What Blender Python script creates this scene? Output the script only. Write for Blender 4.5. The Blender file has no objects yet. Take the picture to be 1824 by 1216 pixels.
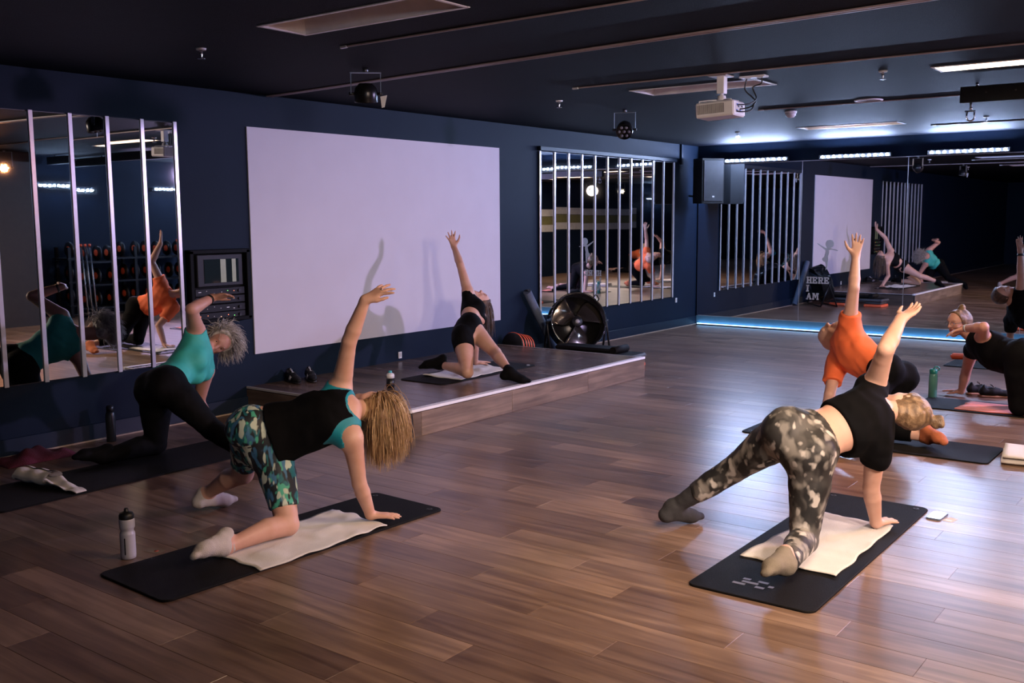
import bpy, math, random
import numpy as np
from mathutils import Vector, Matrix

random.seed(11)
rng = np.random.default_rng(11)
scene = bpy.context.scene
COL = scene.collection

# ------------------------------------------------------------------ camera
CAM = np.array([0.0, 0.0, 1.68])
YAW, PITCH, ROLL, FPX = 0.647, 0.1238, -0.0063, 1768.68
_f = np.array([-math.sin(YAW) * math.cos(PITCH), math.cos(YAW) * math.cos(PITCH), -math.sin(PITCH)])
_r = np.array([math.cos(YAW), math.sin(YAW), 0.0])
_u = np.cross(_r, _f)
RT = math.cos(ROLL) * _r + math.sin(ROLL) * _u
UP = -math.sin(ROLL) * _r + math.cos(ROLL) * _u
FW = _f
cam_data = bpy.data.cameras.new('camera')
cam_data.sensor_width = 36.0
cam_data.lens = FPX / 1824.0 * 36.0
cam_data.clip_end = 200
cam = bpy.data.objects.new('camera', cam_data)
COL.objects.link(cam)
cam.matrix_world = Matrix(((RT[0], UP[0], -FW[0], CAM[0]), (RT[1], UP[1], -FW[1], CAM[1]), (RT[2], UP[2], -FW[2], CAM[2]), (0, 0, 0, 1)))
scene.camera = cam

# ------------------------------------------------------------------ world, exposure
world = bpy.data.worlds.new('world')
scene.world = world
world.use_nodes = True
world.node_tree.nodes['Background'].inputs[0].default_value = (0.01, 0.012, 0.02, 1)
world.node_tree.nodes['Background'].inputs[1].default_value = 0.2
scene.view_settings.view_transform = 'Standard'
scene.view_settings.look = 'None'
scene.view_settings.gamma = 1.0
scene.view_settings.exposure = 0.2
scene.view_settings.use_curve_mapping = False
scene.cycles.use_denoising = True
scene.cycles.max_bounces = 9
scene.cycles.glossy_bounces = 8
scene.cycles.diffuse_bounces = 4
scene.cycles.caustics_reflective = False
scene.cycles.caustics_refractive = False
scene.cycles.sample_clamp_indirect = 4.0

# room extents: left wall x = XL, mirror wall y = YB, ceiling z = ZC
XL, XR, YB, YF, ZC = -7.103, 2.6, 14.226, -9.0, 2.76

# ------------------------------------------------------------------ materials
MATS = {}
def _new(name):
    m = bpy.data.materials.new(name)
    m.use_nodes = True
    nt = m.node_tree
    b = nt.nodes['Principled BSDF']
    return m, nt, b
def mat(name, col, rough=0.5, metal=0.0, var=0.12, scale=12.0, bump=0.0, bscale=60.0, emit=None, estr=0.0, coat=0.0, sheen=0.0, alpha=1.0, trans=0.0, spec=0.5):
    if name in MATS: return MATS[name]
    m, nt, b = _new(name)
    tc = nt.nodes.new('ShaderNodeTexCoord')
    n = nt.nodes.new('ShaderNodeTexNoise'); n.inputs['Scale'].default_value = scale; n.inputs['Detail'].default_value = 4
    nt.links.new(tc.outputs['Object'], n.inputs['Vector'])
    r = nt.nodes.new('ShaderNodeValToRGB')
    r.color_ramp.elements[0].position = 0.3; r.color_ramp.elements[1].position = 0.7
    r.color_ramp.elements[0].color = (*[c * (1 - var) for c in col], 1)
    r.color_ramp.elements[1].color = (*[min(1, c * (1 + var)) for c in col], 1)
    nt.links.new(n.outputs['Fac'], r.inputs['Fac'])
    nt.links.new(r.outputs['Color'], b.inputs['Base Color'])
    b.inputs['Roughness'].default_value = rough
    b.inputs['Metallic'].default_value = metal
    b.inputs['Coat Weight'].default_value = coat
    b.inputs['Sheen Weight'].default_value = sheen
    b.inputs['Alpha'].default_value = alpha
    b.inputs['Transmission Weight'].default_value = trans
    b.inputs['Specular IOR Level'].default_value = spec
    if bump > 0:
        n2 = nt.nodes.new('ShaderNodeTexNoise'); n2.inputs['Scale'].default_value = bscale; n2.inputs['Detail'].default_value = 3
        nt.links.new(tc.outputs['Object'], n2.inputs['Vector'])
        bp = nt.nodes.new('ShaderNodeBump'); bp.inputs['Strength'].default_value = bump; bp.inputs['Distance'].default_value = 0.01
        nt.links.new(n2.outputs['Fac'], bp.inputs['Height']); nt.links.new(bp.outputs['Normal'], b.inputs['Normal'])
    if emit:
        b.inputs['Emission Color'].default_value = (*emit, 1)
        b.inputs['Emission Strength'].default_value = estr
    MATS[name] = m
    return m

def wood(name, dark, light, rough, use_attr, along='X', spec=0.5):
    m, nt, b = _new(name)
    N = nt.nodes.new; L = nt.links.new
    tc = N('ShaderNodeTexCoord')
    if use_attr:
        at = N('ShaderNodeAttribute'); at.attribute_name = 'tint'; rnd = at.outputs['Fac']
    else:
        oi = N('ShaderNodeObjectInfo'); rnd = oi.outputs['Random']
    mul = N('ShaderNodeMath'); mul.operation = 'MULTIPLY'; mul.inputs[1].default_value = 57.0
    L(rnd, mul.inputs[0])
    add = N('ShaderNodeVectorMath'); add.operation = 'ADD'
    cmb = N('ShaderNodeCombineXYZ'); L(mul.outputs[0], cmb.inputs[0]); L(mul.outputs[0], cmb.inputs[1]); L(mul.outputs[0], cmb.inputs[2])
    L(tc.outputs['Object'], add.inputs[0]); L(cmb.outputs[0], add.inputs[1])
    mp = N('ShaderNodeMapping')
    mp.inputs['Scale'].default_value = (1.6, 22, 22) if along == 'X' else (22, 1.6, 22)
    L(add.outputs[0], mp.inputs['Vector'])
    n1 = N('ShaderNodeTexNoise'); n1.inputs['Scale'].default_value = 1.0; n1.inputs['Detail'].default_value = 7; n1.inputs['Distortion'].default_value = 0.6
    L(mp.outputs[0], n1.inputs['Vector'])
    n2 = N('ShaderNodeTexNoise'); n2.inputs['Scale'].default_value = 2.4; n2.inputs['Detail'].default_value = 3
    L(add.outputs[0], n2.inputs['Vector'])
    a1 = N('ShaderNodeMath'); a1.operation = 'MULTIPLY_ADD'; a1.inputs[1].default_value = 0.62; L(n1.outputs['Fac'], a1.inputs[0])
    a0 = N('ShaderNodeMath'); a0.operation = 'MULTIPLY'; a0.inputs[1].default_value = 0.25; L(n2.outputs['Fac'], a0.inputs[0]); L(a0.outputs[0], a1.inputs[2])
    a2 = N('ShaderNodeMath'); a2.operation = 'MULTIPLY_ADD'; a2.inputs[1].default_value = 0.20; L(rnd, a2.inputs[0]); L(a1.outputs[0], a2.inputs[2])
    rp = N('ShaderNodeValToRGB')
    e = rp.color_ramp.elements
    e[0].position = 0.34; e[0].color = (*dark, 1); e[1].position = 0.72; e[1].color = (*light, 1)
    mid = e.new(0.58); mid.color = (*[(d * .5 + l * .5) for d, l in zip(dark, light)], 1)
    L(a2.outputs[0], rp.inputs['Fac']); L(rp.outputs['Color'], b.inputs['Base Color'])
    b.inputs['Roughness'].default_value = rough
    b.inputs['Specular IOR Level'].default_value = spec
    rr = N('ShaderNodeMath'); rr.operation = 'MULTIPLY_ADD'; rr.inputs[1].default_value = 0.02; rr.inputs[2].default_value = rough - 0.01
    L(n1.outputs['Fac'], rr.inputs[0]); L(rr.outputs[0], b.inputs['Roughness'])
    bp = N('ShaderNodeBump'); bp.inputs['Strength'].default_value = 0.003; bp.inputs['Distance'].default_value = 0.001
    L(n1.outputs['Fac'], bp.inputs['Height']); L(bp.outputs['Normal'], b.inputs['Normal'])
    MATS[name] = m
    return m

NAVY = mat('navy_wall_paint', (0.0042, 0.0105, 0.025), 0.6, var=0.10, scale=1.5, bump=0.05, bscale=90, spec=0.12)
NAVY2 = mat('navy_board_paint', (0.006, 0.013, 0.028), 0.45, var=0.08, spec=0.25)
CEIL = mat('dark_ceiling_paint', (0.0046, 0.0056, 0.0105), 0.7, var=0.15, scale=4, bump=0.35, bscale=160, spec=0.10)
BROWNWALL = mat('dark_brown_paint', (0.030, 0.020, 0.017), 0.6)
MIRROR = mat('mirror_glass', (0.80, 0.83, 0.86), 0.012, 1.0, var=0.01)
STRIPM = mat('pale_strip', (0.62, 0.62, 0.70), 0.25, 0.25, var=0.05)
SCREENW = mat('white_screen_paint', (0.57, 0.54, 0.62), 0.75, var=0.02, scale=3, bump=0.04, bscale=250)
WHITE = mat('white_plastic', (0.72, 0.71, 0.74), 0.4, var=0.04)
WHITEM = mat('white_enamel', (0.82, 0.81, 0.86), 0.35, var=0.05)
TAN = mat('troffer_diffuser', (0.42, 0.33, 0.24), 0.5, var=0.08)
TANLIT = mat('troffer_diffuser_lit', (0.5, 0.42, 0.3), 0.5, var=0.05, emit=(1.0, 0.72, 0.40), estr=1.6)
BLACK = mat('black_plastic', (0.008, 0.008, 0.0095), 0.4, var=0.2)
BLACKM = mat('black_metal', (0.012, 0.012, 0.014), 0.28, 0.4, var=0.2)
GLOSSB = mat('glossy_black', (0.010, 0.010, 0.012), 0.08, 0.0, var=0.2, coat=0.6)
RUBBER = mat('black_mat_foam', (0.0042, 0.0036, 0.0038), 0.7, var=0.25, scale=5, bump=0.25, bscale=220, spec=0.14)
STEEL = mat('steel', (0.55, 0.56, 0.60), 0.25, 1.0, var=0.08)
DSTEEL = mat('dark_steel', (0.20, 0.22, 0.26), 0.3, 0.9, var=0.1)
ALU = mat('pale_aluminium', (0.70, 0.69, 0.74), 0.32, 0.5, var=0.05)
ORANGE = mat('orange_red_plastic', (0.85, 0.13, 0.05), 0.4, var=0.1)
SPKGRILL = mat('speaker_grille', (0.020, 0.021, 0.027), 0.55, 0.3, var=0.2, bump=0.5, bscale=500)
TOWEL = mat('white_terry', (0.72, 0.67, 0.62), 0.9, var=0.05, bump=0.6, bscale=350, sheen=0.4)
SKIN_KICK = mat('kick_board', (0.16, 0.38, 0.56), 0.45, var=0.05)

# ------------------------------------------------------------------ mesh builder
class MB:
    def __init__(s): s.v = []; s.f = []; s.sm = []
    def _add(s, vs, fs, smooth=False):
        o = len(s.v)
        s.v.extend([tuple(map(float, p)) for p in vs])
        for f in fs: s.f.append(tuple(i + o for i in f)); s.sm.append(smooth)
        return s
    def box(s, c, d, rot=None, ch=0.0):
        hx, hy, hz = d[0] / 2, d[1] / 2, d[2] / 2
        if ch <= 0:
            vs = [(sx * hx, sy * hy, sz * hz) for sz in (-1, 1) for sy in (-1, 1) for sx in (-1, 1)]
            fs = [(0, 2, 3, 1), (4, 5, 7, 6), (0, 1, 5, 4), (2, 6, 7, 3), (0, 4, 6, 2), (1, 3, 7, 5)]
        else:
            ch = min(ch, hx * .9, hy * .9, hz * .9)
            vs = []
            for sz in (-1, 1):
                for sy in (-1, 1):
                    for sx in (-1, 1):
                        vs += [(sx * (hx - ch), sy * (hy - ch), sz * hz), (sx * (hx - ch), sy * hy, sz * (hz - ch)), (sx * hx, sy * (hy - ch), sz * (hz - ch))]
            I = lambda x, y, z, k: ((z * 2 + y) * 2 + x) * 3 + k
            fs = [(I(0,0,0,0), I(0,1,0,0), I(1,1,0,0), I(1,0,0,0)), (I(0,0,1,0), I(1,0,1,0), I(1,1,1,0), I(0,1,1,0)),
                  (I(0,0,0,1), I(1,0,0,1), I(1,0,1,1), I(0,0,1,1)), (I(0,1,0,1), I(0,1,1,1), I(1,1,1,1), I(1,1,0,1)),
                  (I(0,0,0,2), I(0,0,1,2), I(0,1,1,2), I(0,1,0,2)), (I(1,0,0,2), I(1,1,0,2), I(1,1,1,2), I(1,0,1,2))]
            for z in (0, 1):
                for y in (0, 1):
                    fs.append((I(0,y,z,0), I(1,y,z,0), I(1,y,z,1), I(0,y,z,1)))
                for x in (0, 1):
                    fs.append((I(x,0,z,0), I(x,1,z,0), I(x,1,z,2), I(x,0,z,2)))
            for y in (0, 1):
                for x in (0, 1):
                    fs.append((I(x,y,0,1), I(x,y,1,1), I(x,y,1,2), I(x,y,0,2)))
            for z in (0, 1):
                for y in (0, 1):
                    for x in (0, 1):
                        fs.append((I(x,y,z,0), I(x,y,z,1), I(x,y,z,2)))
        R = rot if rot is not None else Matrix.Identity(3)
        C = Vector(c)
        return s._add([R @ Vector(v) + C for v in vs], fs)
    def cyl(s, p0, p1, r0, r1=None, n=20, cap=True, smooth=True):
        return s.tube([p0, p1], [r0, r0 if r1 is None else r1], n, cap, smooth)
    def tube(s, path, r, n=10, cap=True, smooth=True):
        P = [Vector(p) for p in path]
        if not hasattr(r, '__len__'): r = [r] * len(P)
        vs = []; fs = []
        t0 = (P[1] - P[0]).normalized()
        a = Vector((0, 0, 1)) if abs(t0.z) < .9 else Vector((1, 0, 0))
        nrm = (a - a.dot(t0) * t0).normalized()
        for i, p in enumerate(P):
            t = (P[min(i + 1, len(P) - 1)] - P[max(i - 1, 0)])
            t = t.normalized() if t.length > 1e-9 else t0
            nrm = (nrm - nrm.dot(t) * t).normalized(); bn = t.cross(nrm)
            for k in range(n):
                an = 2 * math.pi * k / n
                vs.append(p + (nrm * math.cos(an) + bn * math.sin(an)) * r[i])
        for i in range(len(P) - 1):
            for k in range(n):
                k2 = (k + 1) % n
                fs.append((i * n + k, i * n + k2, (i + 1) * n + k2, (i + 1) * n + k))
        s._add(vs, fs, smooth)
        if cap:
            o = len(s.v) - len(vs)
            s.f.append(tuple(o + k for k in reversed(range(n)))); s.sm.append(False)
            s.f.append(tuple(o + (len(P) - 1) * n + k for k in range(n))); s.sm.append(False)
        return s
    def lathe(s, prof, c=(0, 0, 0), n=24, R=None, smooth=True):
        # profile list of (radius, z)
        R = R if R is not None else Matrix.Identity(3); C = Vector(c)
        vs = []; fs = []
        for (r, z) in prof:
            for k in range(n):
                a = 2 * math.pi * k / n
                vs.append(R @ Vector((r * math.cos(a), r * math.sin(a), z)) + C)
        for i in range(len(prof) - 1):
            for k in range(n):
                k2 = (k + 1) % n
                fs.append((i * n + k, i * n + k2, (i + 1) * n + k2, (i + 1) * n + k))
        s._add(vs, fs, smooth)
        o = len(s.v) - len(vs)
        if prof[0][0] > 1e-5: s.f.append(tuple(o + k for k in reversed(range(n)))); s.sm.append(False)
        if prof[-1][0] > 1e-5: s.f.append(tuple(o + (len(prof) - 1) * n + k for k in range(n))); s.sm.append(False)
        return s
    def prism(s, poly, t, R=None, c=(0, 0, 0)):
        # 2-D outline in local XY extruded by t along local Z
        R = R if R is not None else Matrix.Identity(3); C = Vector(c); n = len(poly)
        vs = [R @ Vector((x, y, 0)) + C for x, y in poly] + [R @ Vector((x, y, t)) + C for x, y in poly]
        fs = [tuple(reversed(range(n))), tuple(range(n, 2 * n))] + [(i, (i + 1) % n, n + (i + 1) % n, n + i) for i in range(n)]
        return s._add(vs, fs)
    def grid(s, fn, nu, nv, thick=0.0):
        vs = [fn(i / nu, j / nv) for i in range(nu + 1) for j in range(nv + 1)]
        fs = [(i * (nv + 1) + j, (i + 1) * (nv + 1) + j, (i + 1) * (nv + 1) + j + 1, i * (nv + 1) + j + 1) for i in range(nu) for j in range(nv)]
        if thick > 0:
            m = len(vs)
            vs = vs + [(x, y, z - thick) for x, y, z in vs]
            fs = fs + [tuple(m + i for i in reversed(f)) for f in fs]
            ring = [i * (nv + 1) for i in range(nu)] + [nu * (nv + 1) + j for j in range(nv)] + [i * (nv + 1) + nv for i in range(nu, 0, -1)] + [j for j in range(nv, 0, -1)]
            for a, b in zip(ring, ring[1:] + ring[:1]): fs.append((b, a, m + a, m + b))
        return s._add(vs, fs, True)
    def build(s, name, material, parent=None, loc=(0, 0, 0)):
        me = bpy.data.meshes.new(name)
        me.from_pydata(s.v, [], s.f)
        me.polygons.foreach_set('use_smooth', s.sm)
        me.materials.append(material); me.update()
        return link(name, me, parent, loc)
def link(name, me, parent=None, loc=(0, 0, 0)):
    o = bpy.data.objects.new(name, me)
    COL.objects.link(o)
    o.location = loc
    if parent is not None: o.parent = parent
    return o
def tag(o, label=None, cat=None, group=None, kind=None):
    if label: o['label'] = label
    if cat: o['category'] = cat
    if group: o['group'] = group
    if kind: o['kind'] = kind
    return o
def thing(name, label, cat, loc=(0, 0, 0), rz=0.0, group=None):
    o = bpy.data.objects.new(name, None)
    o.empty_display_size = 0.05
    COL.objects.link(o); o.location = loc; o.rotation_euler = (0, 0, rz)
    return tag(o, label, cat, group)
def copy_tree(o, parent=None):
    c = o.copy(); COL.objects.link(c); c.parent = parent
    for ch in o.children: copy_tree(ch, c)
    return c
def frameR(x, y, z):
    return Matrix((Vector(x), Vector(y), Vector(z))).transposed()
def unit(v):
    v = np.asarray(v, float); return v / np.linalg.norm(v)
def lamp(kind, name, loc, energy, color, parent=None, target=None, size=0.1, spot=60, blend=0.5, size_y=None):
    l = bpy.data.lights.new(name, kind)
    l.energy = energy; l.color = color
    if kind == 'AREA':
        l.size = size
        if size_y: l.shape = 'RECTANGLE'; l.size_y = size_y
    else: l.shadow_soft_size = size
    if kind == 'SPOT': l.spot_size = math.radians(spot); l.spot_blend = blend
    o = bpy.data.objects.new(name, l); COL.objects.link(o)
    o.location = loc
    if target is not None:
        d = Vector(target) - Vector(loc)
        o.rotation_euler = d.to_track_quat('-Z', 'Y').to_euler()
    if parent is not None: o.parent = parent
    return o


# ================================================================== SETTING
def struct(name, mb, m, parent=None, loc=(0, 0, 0)):
    o = mb.build(name, m, parent, loc)
    if parent is None: o['kind'] = 'structure'
    return o
YC, XC = (YB + YF) / 2, (XL + XR) / 2
LY, LX = YB - YF, XR - XL
struct('wall_left', MB().box((XL - .1, YC, ZC / 2), (.2, LY + .4, ZC + .4)), NAVY)
struct('wall_back', MB().box((XC, YB + .1, ZC / 2), (LX, .2, ZC + .4)), NAVY)
wr = struct('wall_right', MB().box((XR + .1, YC, ZC / 2), (.2, LY + .4, ZC + .4)), NAVY)
struct('wall_front', MB().box((XC, YF - .1, ZC / 2), (LX, .2, ZC + .4)), NAVY)
TROFFERS = [(-4.60, -3.36, 3.74, 4.09), (-4.45, -3.31, 7.60, 8.01), (-4.69, -3.50, 12.05, 12.40), (-2.04, -.82, 7.84, 8.12), (-1.6, -.4, 3.75, 4.1), (.4, 1.6, 5.4, 5.75)]
gx = sorted({XL - .2, XR + .2} | {t[i] for t in TROFFERS for i in (0, 1)}); gy = sorted({YF - .2, YB + .2} | {t[i] for t in TROFFERS for i in (2, 3)})
cm = MB()
for i in range(len(gx) - 1):
    for j in range(len(gy) - 1):
        x, y = (gx[i] + gx[i + 1]) / 2, (gy[j] + gy[j + 1]) / 2
        if any(t[0] < x < t[1] and t[2] < y < t[3] for t in TROFFERS): continue
        cm._add([(gx[i], gy[j], ZC), (gx[i], gy[j + 1], ZC), (gx[i + 1], gy[j + 1], ZC), (gx[i + 1], gy[j], ZC)], [(0, 1, 2, 3)])
cm.box((XC, YC, ZC + .2), (LX + .4, LY + .4, .1))
ceil = struct('ceiling', cm, CEIL)
floor = struct('floor', MB().box((XC, YC, -.062), (LX + .4, LY + .4, .1)), BLACK)
# striped band and dark pillar on the far right side (seen in the mirrors)
OLIVE = mat('olive_paint', (0.16, 0.15, 0.06), 0.6)
PALE = mat('pale_grey_paint', (0.50, 0.48, 0.47), 0.6)
for z, h, m in ((1.86, .2, PALE), (1.63, .24, OLIVE), (1.41, .2, PALE)):
    MB().box((XR - .01, 2.9, z), (.02, 7.0, h)).build('wall_stripe', m, wr)
struct('wall_pillar', MB().box((2.1, 7.4, ZC / 2), (.98, 1.8, ZC)), BROWNWALL)

# ---- floor planks, running away from the left wall
WOODF = wood('plank_laminate', (0.075, 0.040, 0.026), (0.30, 0.195, 0.135), 0.30, False, spec=.55)
WOODA = wood('plank_laminate_far', (0.075, 0.040, 0.026), (0.30, 0.195, 0.135), 0.30, True, spec=.55)
PW, PL, PT = 0.186, 1.29, 0.012
STAGE = (XL, -5.136, 5.498, 9.123, 0.212)
planks = []
nrow = int(LY / PW) + 1
for j in range(nrow):
    y0 = YF + j * PW
    if y0 + PW > YB: break
    off = ((j * 0.37) % 1.0 + random.uniform(-.08, .08)) * PL
    x = XL - off
    while x < XR:
        a, b = max(x, XL), min(x + PL, XR)
        x += PL
        if b - a < .05: continue
        if b < STAGE[1] - .05 and y0 > STAGE[2] + .05 and y0 + PW < STAGE[3] - .05: continue
        planks.append((a, b, y0, y0 + PW))
def score(p):
    best = 0.0
    for fx in (0.05, .5, .95):
        c = np.array([p[0] * (1 - fx) + p[1] * fx, (p[2] + p[3]) / 2, 0.0]) - CAM
        d = c @ FW
        if d < .5: continue
        u = c @ RT / d * FPX + 912; v = -(c @ UP) / d * FPX + 608
        if -20 < u < 1844 and -20 < v < 1236: best = max(best, (p[1] - p[0]) / d ** 3)
    return best
ranked = sorted(planks, key=score, reverse=True)
def plank_mb(l, w):
    return MB().box((0, 0, -PT / 2), (l - .001, w - .001, PT), ch=.0009)
shared = {}
for p in ranked[:300]:
    l = round(p[1] - p[0], 3)
    if l not in shared:
        o = plank_mb(l, PW).build('plank', WOODF, floor); shared[l] = o.data
    else: o = link('plank', shared[l], floor)
    o.location = ((p[0] + p[1]) / 2, (p[2] + p[3]) / 2, 0)
mb = MB(); tint = []
for p in ranked[300:]:
    n0 = len(mb.f)
    mb.box(((p[0] + p[1]) / 2, (p[2] + p[3]) / 2, -PT / 2), (p[1] - p[0] - .0016, PW - .001, PT), ch=.0009)
    tint += [random.random()] * (len(mb.f) - n0)
rest = mb.build('planks', WOODA, floor); rest['kind'] = 'stuff'
at = rest.data.attributes.new('tint', 'FLOAT', 'FACE'); at.data.foreach_set('value', tint)

# ---- baseboards
TRIMC = mat('pale_caulk', (0.34, 0.26, 0.20), 0.5)
bl = struct('baseboard_left', MB().box((XL + .009, YC, .065), (.018, LY, .13), ch=.004), NAVY2)
MB().box((XL + .022, (STAGE[2] + YF) / 2, .005), (.012, STAGE[2] - YF - .02, .01)).build('floor_bead', TRIMC, bl)
MB().box((XL + .022, (STAGE[3] + YB) / 2, .005), (.012, YB - STAGE[3] - .06, .01)).build('floor_bead', TRIMC, bl)
struct('baseboard_back', MB().box((XC, YB - .008, .07), (LX - .04, .016, .14)), SKIN_KICK)

# ---- the light strip at the foot of the mirror wall
t = thing('led_strip', 'glowing blue-white light strip along the floor under the mirror wall', 'light strip', (XC, YB - .05, 0))
LEDB = mat('strip_glow', (0.6, 0.8, 1.0), 0.4, emit=(0.30, 0.62, 1.0), estr=5.5)
MB().box((0, .005, .006), (LX - .1, .026, .012)).build('channel', ALU, t)
MB().box((0, .005, .0165), (LX - .1, .018, .009)).build('diffuser', LEDB, t)

# ---- mirror wall
mw = thing('mirror_wall', 'wall-sized mirror of tall seamed panels along the back of the studio', 'mirror', (0, YB, 0))
seams = [-7.085, -5.430, -3.947, -2.463, -.98, .50, 1.98, 2.58]
for i in range(len(seams) - 1):
    a, b = seams[i], seams[i + 1]
    MB().box((0, 0, 0), (b - a - .006, .008, 2.323), ch=.0015).build('mirror_pane', MIRROR, mw, ((a + b) / 2, -.012, .145 + 2.323 / 2))
for x in seams[1:-1]:
    MB().box((x, -.0165, .145 + 2.323 / 2), (.007, .003, 2.323)).build('seam_bead', ALU, mw)
MB().box((XC, -.012, 2.474), (LX - .1, .016, .010)).build('top_rail', ALU, mw)
MB().box((XC, -.014, .141), (LX - .1, .020, .008)).build('bottom_rail', ALU, mw)

# ---- strip mirrors on the left wall
def strip_mirror(label, y0, y1, n, z0, z1, wob):
    t = thing('strip_mirror', label, 'mirror', (XL, (y0 + y1) / 2, z0))
    step = (y1 - y0) / (n - 1)
    for i in range(n - 1):
        o = MB().box((0, 0, 0), (.006, step - .004, z1 - z0), ch=.001).build('mirror_pane', MIRROR, t, (.014, (i + .5) * step - (y1 - y0) / 2, (z1 - z0) / 2))
        o.rotation_euler = (0, random.uniform(-wob, wob), random.uniform(-wob, wob))
    first = None
    for i in range(n):
        if first is None:
            first = MB().box((0, 0, 0), (.010, .034, z1 - z0 + .02), ch=.003).build('strip', STRIPM, t); o = first
        else: o = link('strip', first.data, t)
        o.location = (.024, i * step - (y1 - y0) / 2, (z1 - z0) / 2)
    MB().box((.006, 0, (z1 - z0) / 2), (.010, y1 - y0 + .03, z1 - z0 + .012)).build('backing', BLACK, t)
    return t
s1 = strip_mirror('tall mirror split by pale vertical strips at the left edge, behind the grey-haired person', 1.625, 4.878, 12, .512, 2.456, .0022)
s2 = strip_mirror('mirror with many pale vertical strips between the white screen and the corner loudspeaker', 9.963, 13.393, 12, .483, 2.474, .0022)
MB().box((.03, 0, 2.03), (.05, 3.50, .055), ch=.005).build('top_moulding', NAVY2, s2)
tag(MB().box((0, 0, 0), (.03, .045, .30), ch=.006).build('conduit', NAVY2, None, (XL + .016, 13.64, 2.61)), 'dark vertical cable conduit on the wall above the corner loudspeaker', 'conduit')

# ---- projection screen painted panel
tag(MB().box((0, 0, 0), (.012, 3.564, 1.984)).build('projection_screen', SCREENW, None, (XL + .007, 7.383, 1.485)), 'large blank white projection screen on the navy wall behind the stage', 'screen')

# ---- av rack in the wall
t = thing('av_rack', 'black wall rack with a dark monitor above audio gear, left of the white screen', 'equipment rack', (XL, 5.235, .84))
fr = MB()
for (y, z, dy, dz) in ((-.285, .285, .035, .60), (.285, .285, .035, .60), (0, .575, .605, .035), (0, -.005, .605, .035)):
    fr.box((.035, y, z), (.07, dy, dz), ch=.004)
RACKB = mat('rack_black', (.0022, .0022, .0028), .6, spec=.1)
fr.build('frame', RACKB, t)
MB().box((.006, 0, .285), (.01, .55, .56)).build('back_panel', RACKB, t)
mo = MB().box((.03, .01, .415), (.03, .46, .27), ch=.006).build('monitor', mat('monitor_bezel', (.011, .011, .014), .5, spec=.25), t)
MB().box((.047, .02, .41), (.004, .35, .20)).build('screen_glass', mat('dark_screen', (.012, .02, .022), .06, var=.05, coat=.5), mo)
for y, w in ((.035, .055), (.145, .04)):
    MB().box((.0495, y, .41), (.002, w, .196)).build('reflection_bar', mat('olive_reflection', (.16, .17, .10), .4, emit=(.30, .32, .20), estr=.18), mo)  # reflection of the olive wall stripes, painted on the monitor as glowing bars
GEAR = mat('rack_gear', (.005, .005, .006), .5, .0, spec=.2)
for k, z in enumerate((.235, .165, .095, .03)):
    g = MB().box((.03, 0, z), (.035, .50, .062), ch=.003).build('rack_unit', GEAR, t)
    for q in range(7):
        y = -.2 + q * .066 + random.uniform(-.012, .012)
        rr = random.random()
        if rr < .62:
            w = random.choice((.006, .012, .026))
            MB().box((.0485, y, z + random.uniform(-.015, .015)), (.003, w, .006)).build('button', WHITE, g)
        else:
            c = random.choice(((.2, 1, .2), (1, .25, .1), (1, .5, .3)))
            MB().box((.0485, y, z + random.uniform(-.012, .012)), (.003, .006, .005)).build('indicator', mat('led_%d' % int(c[0] * 10 + c[1] * 100), c, .4, emit=c, estr=2.0), g)
    MB().cyl((.047, .19, z), (.06, .19, z), .012, n=14).build('knob', BLACKM, g)

# ---- wall sockets
for loc, R, lab in (((XL + .006, 7.462, .272), 0, 'small white wall socket low on the wall behind the stage'), ((XL + .006, 13.55, .42), 0, 'small white wall socket near the mirrored corner')):
    t = thing('wall_socket', lab, 'socket', loc)
    MB().box((0, 0, 0), (.010, .05, .07), ch=.003).build('plate', WHITE, t)
    MB().box((.006, 0, .0), (.003, .024, .036)).build('insert', PALE, t)

# ---- stage
sx0, sx1, sy0, sy1, sh = STAGE
st = thing('stage', 'low wood-clad stage platform with pale edging in front of the white screen', 'stage', (sx0, sy0, 0))
W, D = sx1 - sx0, sy1 - sy0
MB().box((W / 2, D / 2, sh / 2 - .01), (W - .05, D - .05, sh - .02)).build('frame', BLACK, st)
STW = wood('stage_laminate', (0.06, 0.036, 0.028), (0.19, 0.13, 0.10), 0.27, False)
FASC = wood('fascia_laminate', (0.055, 0.032, 0.024), (0.25, 0.175, 0.13), 0.42, False, along='Y')
nr = int(D / .186); w = (D - .02) / nr
for j in range(nr):
    x = -((j * .43) % 1.0) * 1.29
    while x < W - .058:
        a, b = max(x, .0), min(x + 1.29, W - .058); x += 1.29
        if b - a < .04: continue
        MB().box((0, 0, 0), (b - a - .0016, w - .0016, .012), ch=.0018).build('deck_plank', STW, st, ((a + b) / 2, .01 + (j + .5) * w, sh - .006))
cuts = [0.03, .13, 1.30, 2.52, D]
for a, b in zip(cuts[:-1], cuts[1:]):
    MB().box((0, 0, 0), (.014, b - a - .002, sh - .022), ch=.002).build('fascia_plank', FASC, st, (W - .008, (a + b) / 2, (sh - .022) / 2))
for a, b in ((.0, .85), (.85, W - .03)):  # end faces: darker copy of the fascia wood, shade put into the colour
    MB().box((0, 0, 0), (b - a - .002, .014, sh - .022), ch=.002).build('fascia_plank', wood('fascia_laminate_shaded', (0.028, 0.017, 0.013), (0.11, 0.078, 0.060), 0.4, False) if 'fascia_laminate_shaded' not in MATS else MATS['fascia_laminate_shaded'], st, ((a + b) / 2, .008, (sh - .022) / 2))
    MB().box((0, 0, 0), (b - a - .002, .014, sh - .022), ch=.002).build('fascia_plank', MATS['fascia_laminate_shaded'], st, ((a + b) / 2, D - .008, (sh - .022) / 2))
MB().box((W - .026, D / 2, sh - .004), (.060, D, .024), ch=.003).build('edge_trim', WHITEM, st)
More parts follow.
